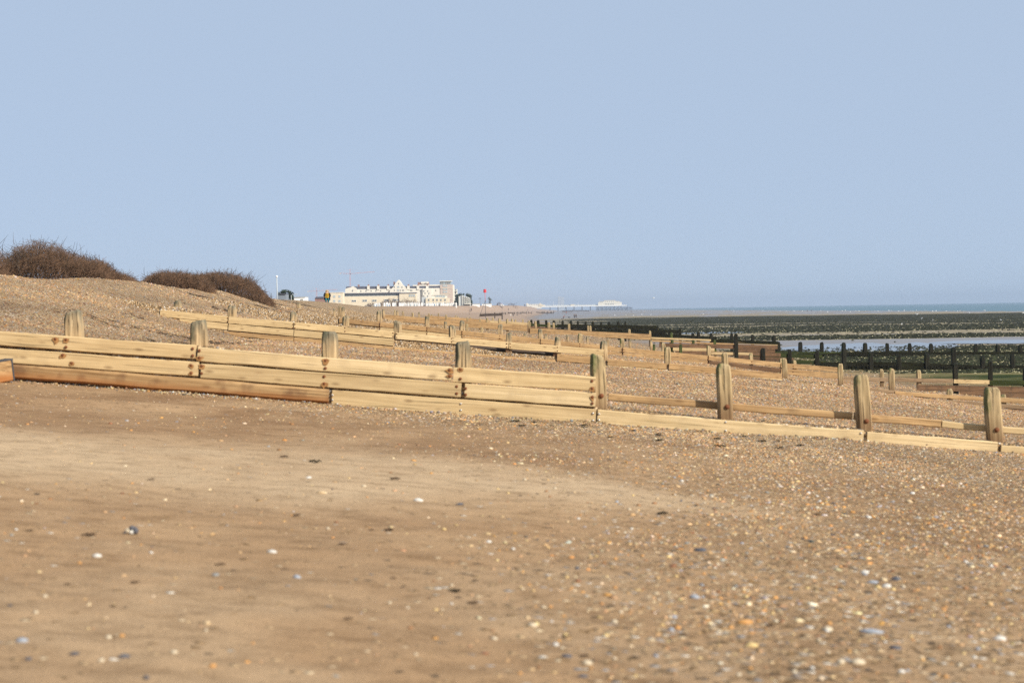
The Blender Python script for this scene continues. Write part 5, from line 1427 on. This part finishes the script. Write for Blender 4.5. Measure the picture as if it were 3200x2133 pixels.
def person(loc, H, yaw, label, top='coat', legs='denim', hair='darkhair', stride=0.15, bend=0.0, inner=None, group=None, detail=False, arms=0.12, crouch=0.0):
    t = empty('person', loc, label, 'person', group); t.rotation_euler = (0, 0, yaw)
    s = H / 1.75
    V = lambda x, y, z: Vector((x, y, z)) * s
    ph = .93 - crouch * .5
    b = bend
    def up(x, y, h):          # point of the upper body h above the hips, bent forward (-y) by angle b
        return V(x, y * math.cos(b) - h * math.sin(b), ph + h * math.cos(b) + y * math.sin(b) * -1)
    J = [V(0, 0, ph), up(0, 0, .22), up(0, 0, .42), up(0, 0, .55), up(0, -.01, .63), up(0, -.02, .74), up(0, -.02, .80),
         up(-.17, 0, .50), up(-.22 - arms * .5, .0, .24), up(-.2 - arms, -.06, .0), up(.17, 0, .50), up(.22 + arms * .5, .0, .24), up(.2 + arms, -.06, .0),
         V(-.09, 0, ph - .05), V(-.10, -stride - crouch * .3, ph * .54), V(-.10, -stride * .4, .09), V(-.11, -stride * .4 - .16, .035),
         V(.09, 0, ph - .05), V(.10, stride * .4 - crouch * .35, ph * .54), V(.10, stride * 1.3, .10), V(.11, stride * 1.3 - .15, .04),
         up(-.21 - arms, -.08, -.1), up(.21 + arms, -.08, -.1)]
    E = [(0, 1), (1, 2), (2, 3), (3, 4), (4, 5), (5, 6), (3, 7), (7, 8), (8, 9), (9, 21), (3, 10), (10, 11), (11, 12), (12, 22), (0, 13), (13, 14), (14, 15), (15, 16), (0, 17), (17, 18), (18, 19), (19, 20)]
    Rr = [.13, .12, .14, .12, .055, .095, .075, .06, .045, .033, .06, .045, .033, .085, .058, .042, .035, .085, .058, .042, .035, .035, .035]
    skinned('body', J, E, [r * s for r in Rr], 'skin', t)
    # clothes
    T = [0, 1, 2, 3, 7, 8, 9, 10, 11, 12]
    TE = [(0, 1), (1, 2), (2, 3), (3, 4), (4, 5), (5, 6), (3, 7), (7, 8), (8, 9)]
    skinned('coat' if top == 'coat' else 'jacket', [J[i] for i in T], TE, [Rr[i] * s * (1.22 if i in (1, 2, 3) else 1.38) for i in T], top, t)
    if detail:      # long open coat hanging behind and beside the hips
        bm = bmesh.new(); rows = []
        for hh, ww in ((.5, .17), (.25, .22), (-.05, .25), (-.42, .27)):
            rows.append([bm.verts.new(up(ww * math.cos(a), .02 + .17 * math.sin(a), hh)) for a in [-.55 + (math.pi + 1.1) * k / 10 for k in range(11)]])
        for a_, b_ in zip(rows[:-1], rows[1:]):
            for k in range(10): bm.faces.new((a_[k], a_[k + 1], b_[k + 1], b_[k]))
        bmesh.ops.solidify(bm, geom=bm.faces[:], thickness=.03 * s)
        bm_obj('coat_skirt', bm, MAT['coat'], t, True)
    L = [0, 13, 14, 15, 17, 18, 19]
    LE = [(0, 1), (1, 2), (2, 3), (0, 4), (4, 5), (5, 6)]
    skinned('trousers', [J[i] for i in L], LE, [Rr[i] * s * (1.12 if i == 0 else 1.3) for i in L], legs, t)
    bm = bmesh.new()
    hc = J[5].lerp(J[6], .55)
    bmesh.ops.create_uvsphere(bm, u_segments=10, v_segments=7, radius=.118 * s, matrix=Matrix.Translation(hc + Vector((0, .03 * s, .015 * s))))
    bm_obj('hair', bm, MAT[hair], t, True)
    if inner:
        bm = bmesh.new(); r = .5
        for k, (hh, ww) in enumerate(((-.12, .135), (.1, .15), (.3, .15), (.5, .10))):
            pass
        prof = [(-.14, .135), (.08, .15), (.3, .15), (.5, .085)]
        rows = []
        for hh, ww in prof:
            rows.append([bm.verts.new(up(ww * math.cos(a), -.155 - .035 * math.sin(a), hh)) for a in [math.pi * k / 6 for k in range(7)]])
        for a_, b_ in zip(rows[:-1], rows[1:]):
            for k in range(6): bm.faces.new((a_[k], a_[k + 1], b_[k + 1], b_[k]))
        r_ = bmesh.ops.solidify(bm, geom=bm.faces[:], thickness=.02 * s)
        bm_obj('jumper', bm, MAT[inner], t, True)
    if detail:
        hd = J[5].lerp(J[6], .3)
        bm = bmesh.new()
        for sx in (-1, 1): bmesh.ops.create_uvsphere(bm, u_segments=6, v_segments=4, radius=.014 * s, matrix=Matrix.Translation(hd + Vector((sx * .035, -.092, .02)) * s))
        bm_obj('eye', bm, MAT['darkhair'], t, True)
        bm = bmesh.new(); tube(bm, [hd + Vector((0, -.085, .02)) * s, hd + Vector((0, -.12, -.02)) * s], [.008 * s, .018 * s], 6); bm_obj('nose', bm, MAT['skin'], t, True)
        # loose hair falling to the shoulders
        bm = bmesh.new()
        for sx in (-1, 1): tube(bm, [hd + Vector((sx * .085, .0, .07)) * s, hd + Vector((sx * .11, -.01, -.06)) * s, hd + Vector((sx * .10, -.03, -.2)) * s], [.05 * s, .05 * s, .02 * s], 6)
        tube(bm, [hd + Vector((0, .08, .05)) * s, hd + Vector((0, .1, -.18)) * s], [.1 * s, .07 * s], 8)
        bm_obj('long_hair', bm, MAT[hair], t, True)
    return t

# the walker coming over the crest in the middle distance
pD = 292.0
q = at(1022.5, 937, pD); gq = gz(q.x, pD); headz = at(1022.5, 908, pD).z
Hh = headz - gq
person((q.x, pD, gq), Hh, 0.12, "walker with fair hair, open dark coat over a yellow jumper and teal trousers", 'coat', 'teal', 'blond', .12, 0, 'yellow', None, True, .07).scale = (1.6, 1.3, 1.0)

def far_person(px, yfoot, hpx, yaw, label, **k):
    D = dhit(px, yfoot, 180, 1200.0)
    p = at(px, yfoot, D)
    return person((p.x, D, gz(p.x, D)), max(1.5, hpx * D / F), yaw, label, group='people far off on the sands', **k)
far_person(1473, 974, 12, .4, "tiny dark figure walking on the far shingle left of the tall beacon", stride=.25)
far_person(1469.5, 975, 7, .4, "child-sized figure beside the dark walker left of the tall beacon", top='greycloth')
far_person(1589, 971.5, 8, 0, "tiny dark figure high on the shingle right of the thin beacon")
far_person(1648, 971, 6, 1, "tiny dark figure on the shingle slope below the pier's shore pavilion")
far_person(1596, 988.5, 9, .5, "tiny figure in white at the edge of the wet sand", top='whitecloth', legs='whitecloth', hair='blond')
far_person(1604, 989, 10, -.5, "dark figure walking beside the one in white", stride=.25)
far_person(1708, 982.5, 8, .7, "left one of the pair below the stepped far groyne", stride=.25, top='greycloth')
far_person(1712, 982.5, 8, .7, "right one of the pair below the stepped far groyne", stride=.25)
far_person(1769.5, 981, 8, 0, "lone reddish-brown figure by the waterline under the pier", top='redcloth')
far_person(1795, 995, 14, .3, "taller left one of two dark figures standing close on the wet sand", top='coat')
far_person(1800.5, 994.5, 13.5, -.2, "right one of two dark figures standing close on the wet sand", top='coat', stride=.2)
far_person(1761, 996, 13, 1.2, "person in red bending forward on the wet sand", bend=.7, top='redcloth', crouch=.25)
far_person(1755.5, 999, 9, 1.4, "dark crouching figure beside the person in red", bend=1.0, crouch=.7, top='coat')
far_person(2523, 974, 7, 0, "left one of two far figures at the sea's edge", top='greycloth')
far_person(2535.5, 974, 7, 0, "right one of two far figures at the sea's edge", top='greycloth')
far_person(2014, 978, 7, 0, "pale speck of a figure alone near the water right of the pier", top='whitecloth', legs='greycloth')
far_person(1973, 976, 6, 0, "dark speck of a figure right of the pier end")
far_person(1639, 958.8, 9, 0, "left one of the dark pair standing by the pier pavilion")
far_person(1644, 959, 8, 0, "right one of the dark pair standing by the pier pavilion")

def dog(px, y, yaw, label):
    D = dhit(px, y, 180, 1200.0); p = at(px, y, D); t = empty('dog', (p.x, D, gz(p.x, D)), label, 'dog', 'dogs on the wet sand'); t.rotation_euler = (0, 0, yaw)
    s = 1.3
    J = [Vector(v) * s for v in [(0, 0, .45), (.28, 0, .48), (.42, 0, .62), (.56, 0, .60), (-.25, 0, .46), (-.45, 0, .62), (.26, .07, .22), (.27, .07, .02), (.26, -.07, .22), (.27, -.07, .02), (-.22, .07, .28), (-.30, .07, .16), (-.26, .07, .02), (-.22, -.07, .28), (-.30, -.07, .16), (-.26, -.07, .02)]]
    skinned('body', J, [(0, 1), (1, 2), (2, 3), (0, 4), (4, 5), (1, 6), (6, 7), (1, 8), (8, 9), (4, 10), (10, 11), (11, 12), (4, 13), (13, 14), (14, 15)], [x * s for x in (.12, .13, .08, .05, .11, .02, .045, .03, .045, .03, .06, .035, .025, .06, .035, .025)], 'coat', t)
dog(1616, 986, .3, "small dark dog on the wet sand beside the walking figure")
dog(1779, 994.5, 2.8, "dark dog lying low between the crouching group and the standing pair")

# ------------------------------------------------------------------ gulls
MAT['gull'] = simple("gull_white", (0.82, 0.82, 0.80), 0.7, 0.05, 10)
bm = bmesh.new()
tube(bm, [(-.24, 0, .20), (-.12, 0, .21), (.02, 0, .22), (.13, 0, .26), (.18, 0, .33), (.22, 0, .36), (.29, 0, .35)], [.015, .06, .085, .07, .045, .05, .01], 8)
for sy in (-.035, .035): tube(bm, [(.0, sy, .16), (.0, sy, .0)], .01, 4)
me_g = bpy.data.meshes.new('gull'); bm.to_mesh(me_g); bm.free(); me_g.materials.append(MAT['gull']); me_g.polygons.foreach_set("use_smooth", [True] * len(me_g.polygons))
GU = random.Random(21)
spots = [(2420 + i, y, 1) for i, y in ((18, 973), (38, 973), (61, 973), (87, 973), (97, 981), (123, 980), (145, 972), (166, 976), (197, 971), (212, 972), (222, 971), (237, 976), (255, 973), (264, 974), (283, 973), (300, 968), (313, 972), (324, 974), (358, 972), (365, 972), (388, 974), (405, 972), (425, 973), (433, 974), (444, 971), (470, 972), (476, 973), (495, 974), (505, 973), (538, 974), (560, 973), (572, 974), (580, 973), (590, 974), (655, 973))]
spots += [(x, y, 1) for x, y in ((2139, 969), (2152, 967), (2158, 970), (2200, 970), (2294, 971), (2384, 971), (2393, 974), (2006, 985), (2034, 985), (2088, 984), (2197, 984), (1921, 987), (1957, 987), (1980, 988), (2118, 971))]
spots += [(2861, 984, 2), (2866, 985, 2), (2880, 998, 2), (2818, 1016, 2), (3128, 1003, 2), (3029, 980, 2), (3078, 972, 2), (3197, 981, 2), (2915, 1003, 2)]
spots.sort(); gn_ = {1: 0, 2: 0}
for px, y, k in spots:
    gn_[k] += 1
    d = CW + CR * ((px - CX) / F) - CU * ((y - CY) / F)
    D = dhit(px, y, 180, 1100.0); p = at(px, y, D)
    o = link(bpy.data.objects.new('gull', me_g)); o.location = (p.x, D, gz(p.x, D) + .02); o.rotation_euler = (0, 0, GU.uniform(0, 6.3))
    sc_ = max(1.0, 3.2 * D / F / .35 * (1.0 if k == 1 else 1.6)); sc_ = min(sc_, 2.0); o.scale = (sc_,) * 3
    tag(o, f"tiny white gull by the sea's edge, {ordinal(gn_[k])} of them from the left" if k == 1 else f"white gull standing out on the dark weed, {ordinal(gn_[k])} from the left", 'gull', 'gulls on the tidal flats')
# one gull on the wing
bm = bmesh.new(); tube(bm, [(-.25, 0, 0), (-.1, 0, 0), (.1, 0, .02), (.27, 0, .02)], [.02, .07, .06, .012], 8)
p = at(2042, 931, 700); t = empty('gull', p, "white gull gliding low in the sky right of the pier", 'gull', 'gulls on the tidal flats'); t.scale = (2, 2, 2)
bm_obj('body', bm, MAT['gull'], t, True)
for sy in (-1, 1):
    mesh_obj('wing', [(.1, 0, .03), (-.06, 0, .03), (-.02, sy * .33, .13), (.12, sy * .33, .13), (-.12, sy * .68, .04), (-.07, sy * .68, .045)], [(0, 1, 2, 3), (3, 2, 4, 5)], MAT['gull'], t)
    _m = t.children[-1].modifiers.new('s', 'SOLIDIFY'); _m.thickness = .012

# ------------------------------------------------------------------ single pebbles on the foreground sand
def ground_at(px, py):
    d = CW + CR * ((px - CX) / F) - CU * ((py - CY) / F)
    ds = np.geomspace(4, 27.9, 900); dif = ground(d.x / d.y * ds, ds) - d.z / d.y * ds
    h = np.nonzero(dif >= 0)[0]; D = float(ds[h[0]]) if len(h) else 20.0
    X = d.x / d.y * D
    return Vector((X, D, gz(X, D)))
PCOL = {'white': (.54, .51, .45), 'cream': (.50, .41, .28), 'orange': (.48, .24, .07), 'grey-blue': (.27, .29, .32), 'dark': (.075, .075, .085), 'tan': (.5, .36, .2), 'yellow': (.55, .39, .16), 'rust-brown': (.27, .13, .05)}
for k, c in PCOL.items(): MAT['p_' + k] = simple("pebble_" + k.replace('-', '_'), c, 0.55, 0.22, 45, 0.4)
PR = random.Random(4)
def peb_mesh(seed):
    r = random.Random(seed); bm = bmesh.new(); bmesh.ops.create_icosphere(bm, subdivisions=1, radius=1)
    ax = (r.uniform(.8, 1.25), r.uniform(.75, 1.0), r.uniform(.5, .75))
    for v in bm.verts: v.co = Vector((v.co.x * ax[0], v.co.y * ax[1], v.co.z * ax[2])) * r.uniform(.88, 1.12)
    me = bpy.data.meshes.new('pebble'); bm.to_mesh(me); bm.free(); me.polygons.foreach_set("use_smooth", [True] * len(me.polygons)); return me
PM = {k: [] for k in PCOL}
for k in PCOL:
    for i in range(4):
        me = peb_mesh(hash(k) % 97 + i if False else 13 * i + len(k)); me.materials.append(MAT['p_' + k]); PM[k].append(me)
def pebble(px, py, col, w, label, long=1.0):
    p = ground_at(px, py); s = w * p.y / F / 2
    o = link(bpy.data.objects.new('pebble', PR.choice(PM[col]))); o.location = p + Vector((0, 0, s * .10)); o.rotation_euler = (PR.uniform(-.3, .3), PR.uniform(-.3, .3), PR.uniform(0, 6.28) if long == 1 else PR.uniform(-.3, .3))
    o.scale = (s * long, s, s)
    return tag(o, label, 'pebble', 'pebbles lying on the foreground sand')
BIG = [(1307, 1565, 'white', 28, "white pebble pair-sized and alone on the pale dry sand", 1.4), (303, 1740, 'white', 27, "bright white pebble below the black and white flint", 1.2), (850, 1726, 'white', 24, "flat white pebble on damp sand, left of the middle", 1.4),
       (141, 1866, 'cream', 21, "round cream pebble near the left edge, above another pale one", 1), (112, 1915, 'cream', 19, "pale round pebble near the left edge, under the cream one", 1), (964, 1494, 'white', 18, "small white pebble high on the dry sand", 1.4), (1137, 1521, 'cream', 19, "cream pebble right of the small white one on dry sand", 1.2), (1003, 1541, 'tan', 24, "flat pinkish-tan pebble on the dry sand tongue", 1.6), (1025, 1653, 'cream', 19, "cream pebble by a small dark stone, centre left", 1),
       (68, 2005, 'grey-blue', 34, "large grey-blue pebble by the left edge near the bottom", 1.3), (231, 2046, 'dark', 32, "black pebble nearest the left, by a grey-blue one", 1.2), (388, 2054, 'dark', 36, "flat black pebble lying apart at lower left", 1.5), (88, 2061, 'dark', 27, "small black pebble in the lower left corner", 1.2), (340, 1993, 'cream', 25, "cream pebble touching an orange one at lower left", 1), (381, 1988, 'orange', 26, "orange pebble beside a cream one at lower left", 1.1), (316, 2068, 'cream', 28, "speckled cream pebble between the black ones at lower left", 1.1),
       (647, 1949, 'tan', 28, "tan pebble half sunk in sand, lower left of the middle", 1), (544, 2041, 'cream', 25, "round cream pebble below the half-sunk tan one", 1), (663, 2083, 'orange', 28, "bright orange pebble by the bottom edge, left of the middle", 1), (928, 1805, 'grey-blue', 26, "blue-grey pebble next to rusty ones, left of the middle", 1.1), (1435, 1578, 'dark', 24, "small dark blue pebble in the middle of the dry sand", 1.3), (1527, 1694, 'white', 19, "white pebble on the edge of the dry sand, centre", 1),
       (2722, 1978, 'grey-blue', 46, "longest blue-grey pebble at lower right", 1.5), (3123, 1998, 'white', 38, "angular pale grey pebble nearest the lower right corner", 1.2), (2800, 2026, 'dark', 36, "dark slate pebble below the longest blue-grey one", 1.2), (2627, 2070, 'cream', 36, "left one of two big cream pebbles near the bottom right", 1), (2681, 2072, 'cream', 42, "right one of two big cream pebbles near the bottom right", 1.3), (2586, 1970, 'cream', 34, "big cream pebble left of the longest blue-grey one", 1.1), (2328, 1947, 'orange', 38, "long orange pebble at lower right of the middle", 1.5),
       (2770, 1835, 'white', 30, "white pebble touching a yellow one in the right-hand cluster", 1.2), (2744, 1836, 'yellow', 28, "yellow pebble between white and grey ones, right-hand cluster", 1), (2726, 1822, 'grey-blue', 30, "blue-grey pebble at the left of the right-hand cluster", 1.1), (2702, 1791, 'white', 31, "white pebble on top of the right-hand cluster", 1.2), (2800, 1813, 'dark', 30, "dark grey pebble at the right of the right-hand cluster", 1.2), (2171, 1869, 'grey-blue', 32, "pale blue pebble with a rusty one beside it", 1.2), (1665, 1958, 'cream', 30, "large cream pebble near the bottom middle", 1.2), (1736, 2015, 'white', 24, "white pebble below the large cream one, bottom middle", 1), (1835, 2073, 'cream', 36, "cream pebble close to the bottom edge, right of the middle", 1.2), (1773, 2053, 'dark', 32, "black pebble left of the cream one at the bottom edge", 1.2), (1821, 2114, 'dark', 32, "black pebble on the very bottom edge, right of the middle", 1.2), (1920, 1944, 'cream', 30, "cream pebble standing clear, right of the bottom middle", 1.1), (2117, 1964, 'orange', 30, "rough orange pebble right of the bottom middle", 1), (2348, 2019, 'yellow', 36, "yellow stained pebble under the long orange one", 1.3), (2851, 1543, 'white', 20, "white pebble, the upper of two near the right plank", 1), (2841, 1569, 'tan', 25, "tan pebble just under a white one, below the right plank", 1.2), (2715, 1618, 'white', 18, "small bright white pebble in the shingle at right", 1.2), (2817, 2100, 'white', 28, "white pebble near the bottom edge at right", 1.2), (2188, 1721, 'dark', 32, "long flat dark pebble in the middle of the pebbly patch", 1.7)]
for a in BIG: pebble(*a[:5], long=a[5])
cols = list(PCOL)
LM = [(1307, 1565, 'the white pebble pair'), (303, 1740, 'the white stone'), (411, 1655, 'the black and white flint'), (850, 1726, 'the flat white pebble'), (141, 1866, 'the round cream pebble'),
      (68, 2005, 'the large grey-blue pebble at left'), (231, 2046, 'the black pebble at lower left'), (388, 2054, 'the flat black pebble at lower left'), (381, 1988, 'the orange pebble at lower left'), (647, 1949, 'the half-sunk tan pebble'), (663, 2083, 'the bright orange pebble'),
      (928, 1805, 'the lone blue-grey pebble'), (1420, 1850, 'the darkest ragged clump'), (1527, 1694, 'the central white pebble'), (1665, 1958, 'the large cream pebble'), (1736, 2015, 'the white pebble at bottom middle'), (1821, 2114, 'the bottom-edge black pebble'), (1920, 1944, 'the lone clear cream pebble'), (2117, 1964, 'the rough orange pebble'),
      (2072, 1606, 'the long dark weed scrap'), (2188, 1721, 'the long flat dark pebble'), (2171, 1869, 'the pale blue pebble'), (2328, 1947, 'the long orange pebble'), (2348, 2019, 'the yellow stained pebble'), (2586, 1970, 'the big cream pebble'), (2655, 2071, 'the pair of big cream pebbles'), (2722, 1978, 'the longest blue-grey pebble'),
      (2800, 2026, 'the dark slate pebble'), (2817, 2100, 'the white pebble at bottom right'), (3123, 1998, 'the angular pale grey pebble'), (2770, 1830, 'the right-hand pebble cluster'), (2715, 1618, 'the bright white pebble at right'), (2846, 1556, 'the white and tan pair')]
def where(px, py):
    d, k = min(((px - a) ** 2 + (1.6 * (py - b_)) ** 2, i) for i, (a, b_, _) in enumerate(LM))
    a, b_, nm = LM[k]; dx, dy = px - a, 1.6 * (py - b_)
    far = 'well ' if d > 170 ** 2 else 'just '
    return far + (('right of ' if dx > 0 else 'left of ') if abs(dx) > abs(dy) else ('below ' if dy > 0 else 'above ')) + nm
n = 0
used_labels = set()
while n < 230:
    px = PR.uniform(20, 3190); py = PR.uniform(1480, 2125)
    wgt = .12 + .88 * float(sstep(1200, 2300, px))
    if 1330 < py < 1640 and px < 1500 or PR.random() > wgt: continue
    col = PR.choices(cols, [1.3, 4, 3.2, .9, 1.2, 2.6, 2.0, 1.8])[0]
    w = PR.uniform(13, 22) * (.72 + .42 * (py - 1480) / 650)
    lb = f"{'tiny' if w < 13.5 else 'small' if w < 18 else 'fair-sized'} {col} pebble {where(px, py)}"
    if lb in used_labels: continue
    used_labels.add(lb)
    pebble(px, py, col, w, lb)
    n += 1

# black and white flint, and scraps of dried weed
p = ground_at(411, 1668); t = empty('flint', p, "black and white knobbly flint alone on the sand at left", 'stone')
for (dx, dz, rx, rz, mt) in [(-.018, .018, .022, .016, 'p_cream'), (.006, .034, .022, .014, 'p_dark'), (.028, .018, .014, .024, 'p_dark'), (.004, .010, .022, .016, 'p_white'), (-.032, .008, .018, .007, 'p_dark')]:
    bm = bmesh.new(); bmesh.ops.create_icosphere(bm, subdivisions=2, radius=1)
    for v in bm.verts: v.co = Vector((v.co.x * rx + dx, v.co.y * .022, v.co.z * rz + dz)) + v.co.normalized() * (.003 * math.sin(9 * v.co.x + 7 * v.co.z))
    bm_obj('nodule', bm, MAT[mt], t, True)
WS = random.Random(8)
MAT['scrap'] = simple("dried_weed", (0.085, 0.05, 0.028), 0.85, 0.4, 30, 0.15)
def scrap(px, py, w, label, mat='weed'):
    p = ground_at(px, py); L = w * p.y / F; V = []; Fc = []
    for k in range(3):
        a = WS.uniform(-.5, .5); n_ = 6; x0 = WS.uniform(-.2, .2) * L; b0 = len(V)
        for i in range(n_ + 1):
            f = i / n_ - .5; wd = L * .09 * (1 - (2 * f) ** 2) + L * .02; x = x0 + f * L * math.cos(a); y = f * L * 2.2 * math.sin(a) + math.sin(f * 9 + k) * L * .3; z = .004 + .10 * L * abs(math.sin(f * 7 + 2 * k))
            V += [(x, y - wd * 1.5, z), (x, y + wd * 1.5, z + .3 * wd), (x, y, z + wd * .9)]
        for i in range(n_):
            q = b0 + 3 * i
            Fc += [(q, q + 3, q + 5, q + 2), (q + 2, q + 5, q + 4, q + 1), (q + 1, q + 4, q + 3, q)]
    o = mesh_obj('seaweed_scrap', V, Fc, MAT[mat], None, True, p)
    return tag(o, label, 'seaweed', 'scraps of dried seaweed on the sand')
scrap(1420, 1850, 38, "darkest ragged clump, in a hollow left of the pebbly patch"); scrap(2072, 1606, 36, "long dark scrap of weed among the first pebbles"); scrap(985, 1445, 40, "dark scrap with a thin stalk on the dry sand"); scrap(278, 1675, 40, "flat dark scrap left of the black and white flint", 'scrap')  # the first is a ragged dark mesh marking a dark spot in the sand
for i in range(26):
    px = WS.uniform(30, 2900); py = WS.uniform(1420, 2080)
    w = WS.uniform(14, 34)
    lb = f"{'short' if w < 24 else 'long'} brown scrap of dried weed {where(px, py)}"
    if lb in used_labels: continue
    used_labels.add(lb); scrap(px, py, w, lb, 'scrap')
for i, px in enumerate(sorted(WS.uniform(1500, 2500) for _ in range(22))):
    D_ = WS.uniform(24.5, 27.4); X_ = xat(px, D_)
    scrap(px, hor(px) - gz(X_, D_) / D_ * F + 2, WS.uniform(14, 32), f"dark scrap of weed on the strandline below the nearest groyne, {ordinal(i + 1)} from the left", 'weed')

# strandline litter on the bank: dark stalks lying on the shingle
rg = np.random.default_rng(77)
def litter(name, n, d0, d1, p0, p1, u0, u1, ln, r, seed):
    D = rg.uniform(d0, d1, n); px = rg.uniform(p0, p1, n); X = xat(px, D); u = X - np.interp(D, *_XS)
    k = (u > u0) & (u < u1) & (fbm(X / 2.0, D / 6.0, seed) > .05)
    D, X = D[k], X[k]; n = len(D); B = np.stack([X, D, ground(X, D) + .02], -1)
    dv = np.stack([rg.normal(0, 1, n), rg.normal(0, 1.5, n), np.zeros(n)], -1); dv /= np.linalg.norm(dv, axis=1, keepdims=True)
    T = B + dv * (ln * rg.uniform(.4, 1.5, n))[:, None]; T[:, 2] = ground(T[:, 0], T[:, 1]) + rg.uniform(.02, .10, n)
    class _P: location = (0, 0, 0)
    e = bpy.data.objects.new('tmp', None)
    o = spikes(name, B, T, r * rg.uniform(.6, 1.6, n), MAT['bark'], e); o.parent = None; bpy.data.objects.remove(e)
    return kind(o, 'stuff')
litter('strandline_weed', 2600, 80, 190, 560, 1300, -12.3, -8.2, .7, .022, 5)
litter('strandline_weed', 1500, 34, 60, 40, 900, -9.0, -5.0, .3, .009, 6)
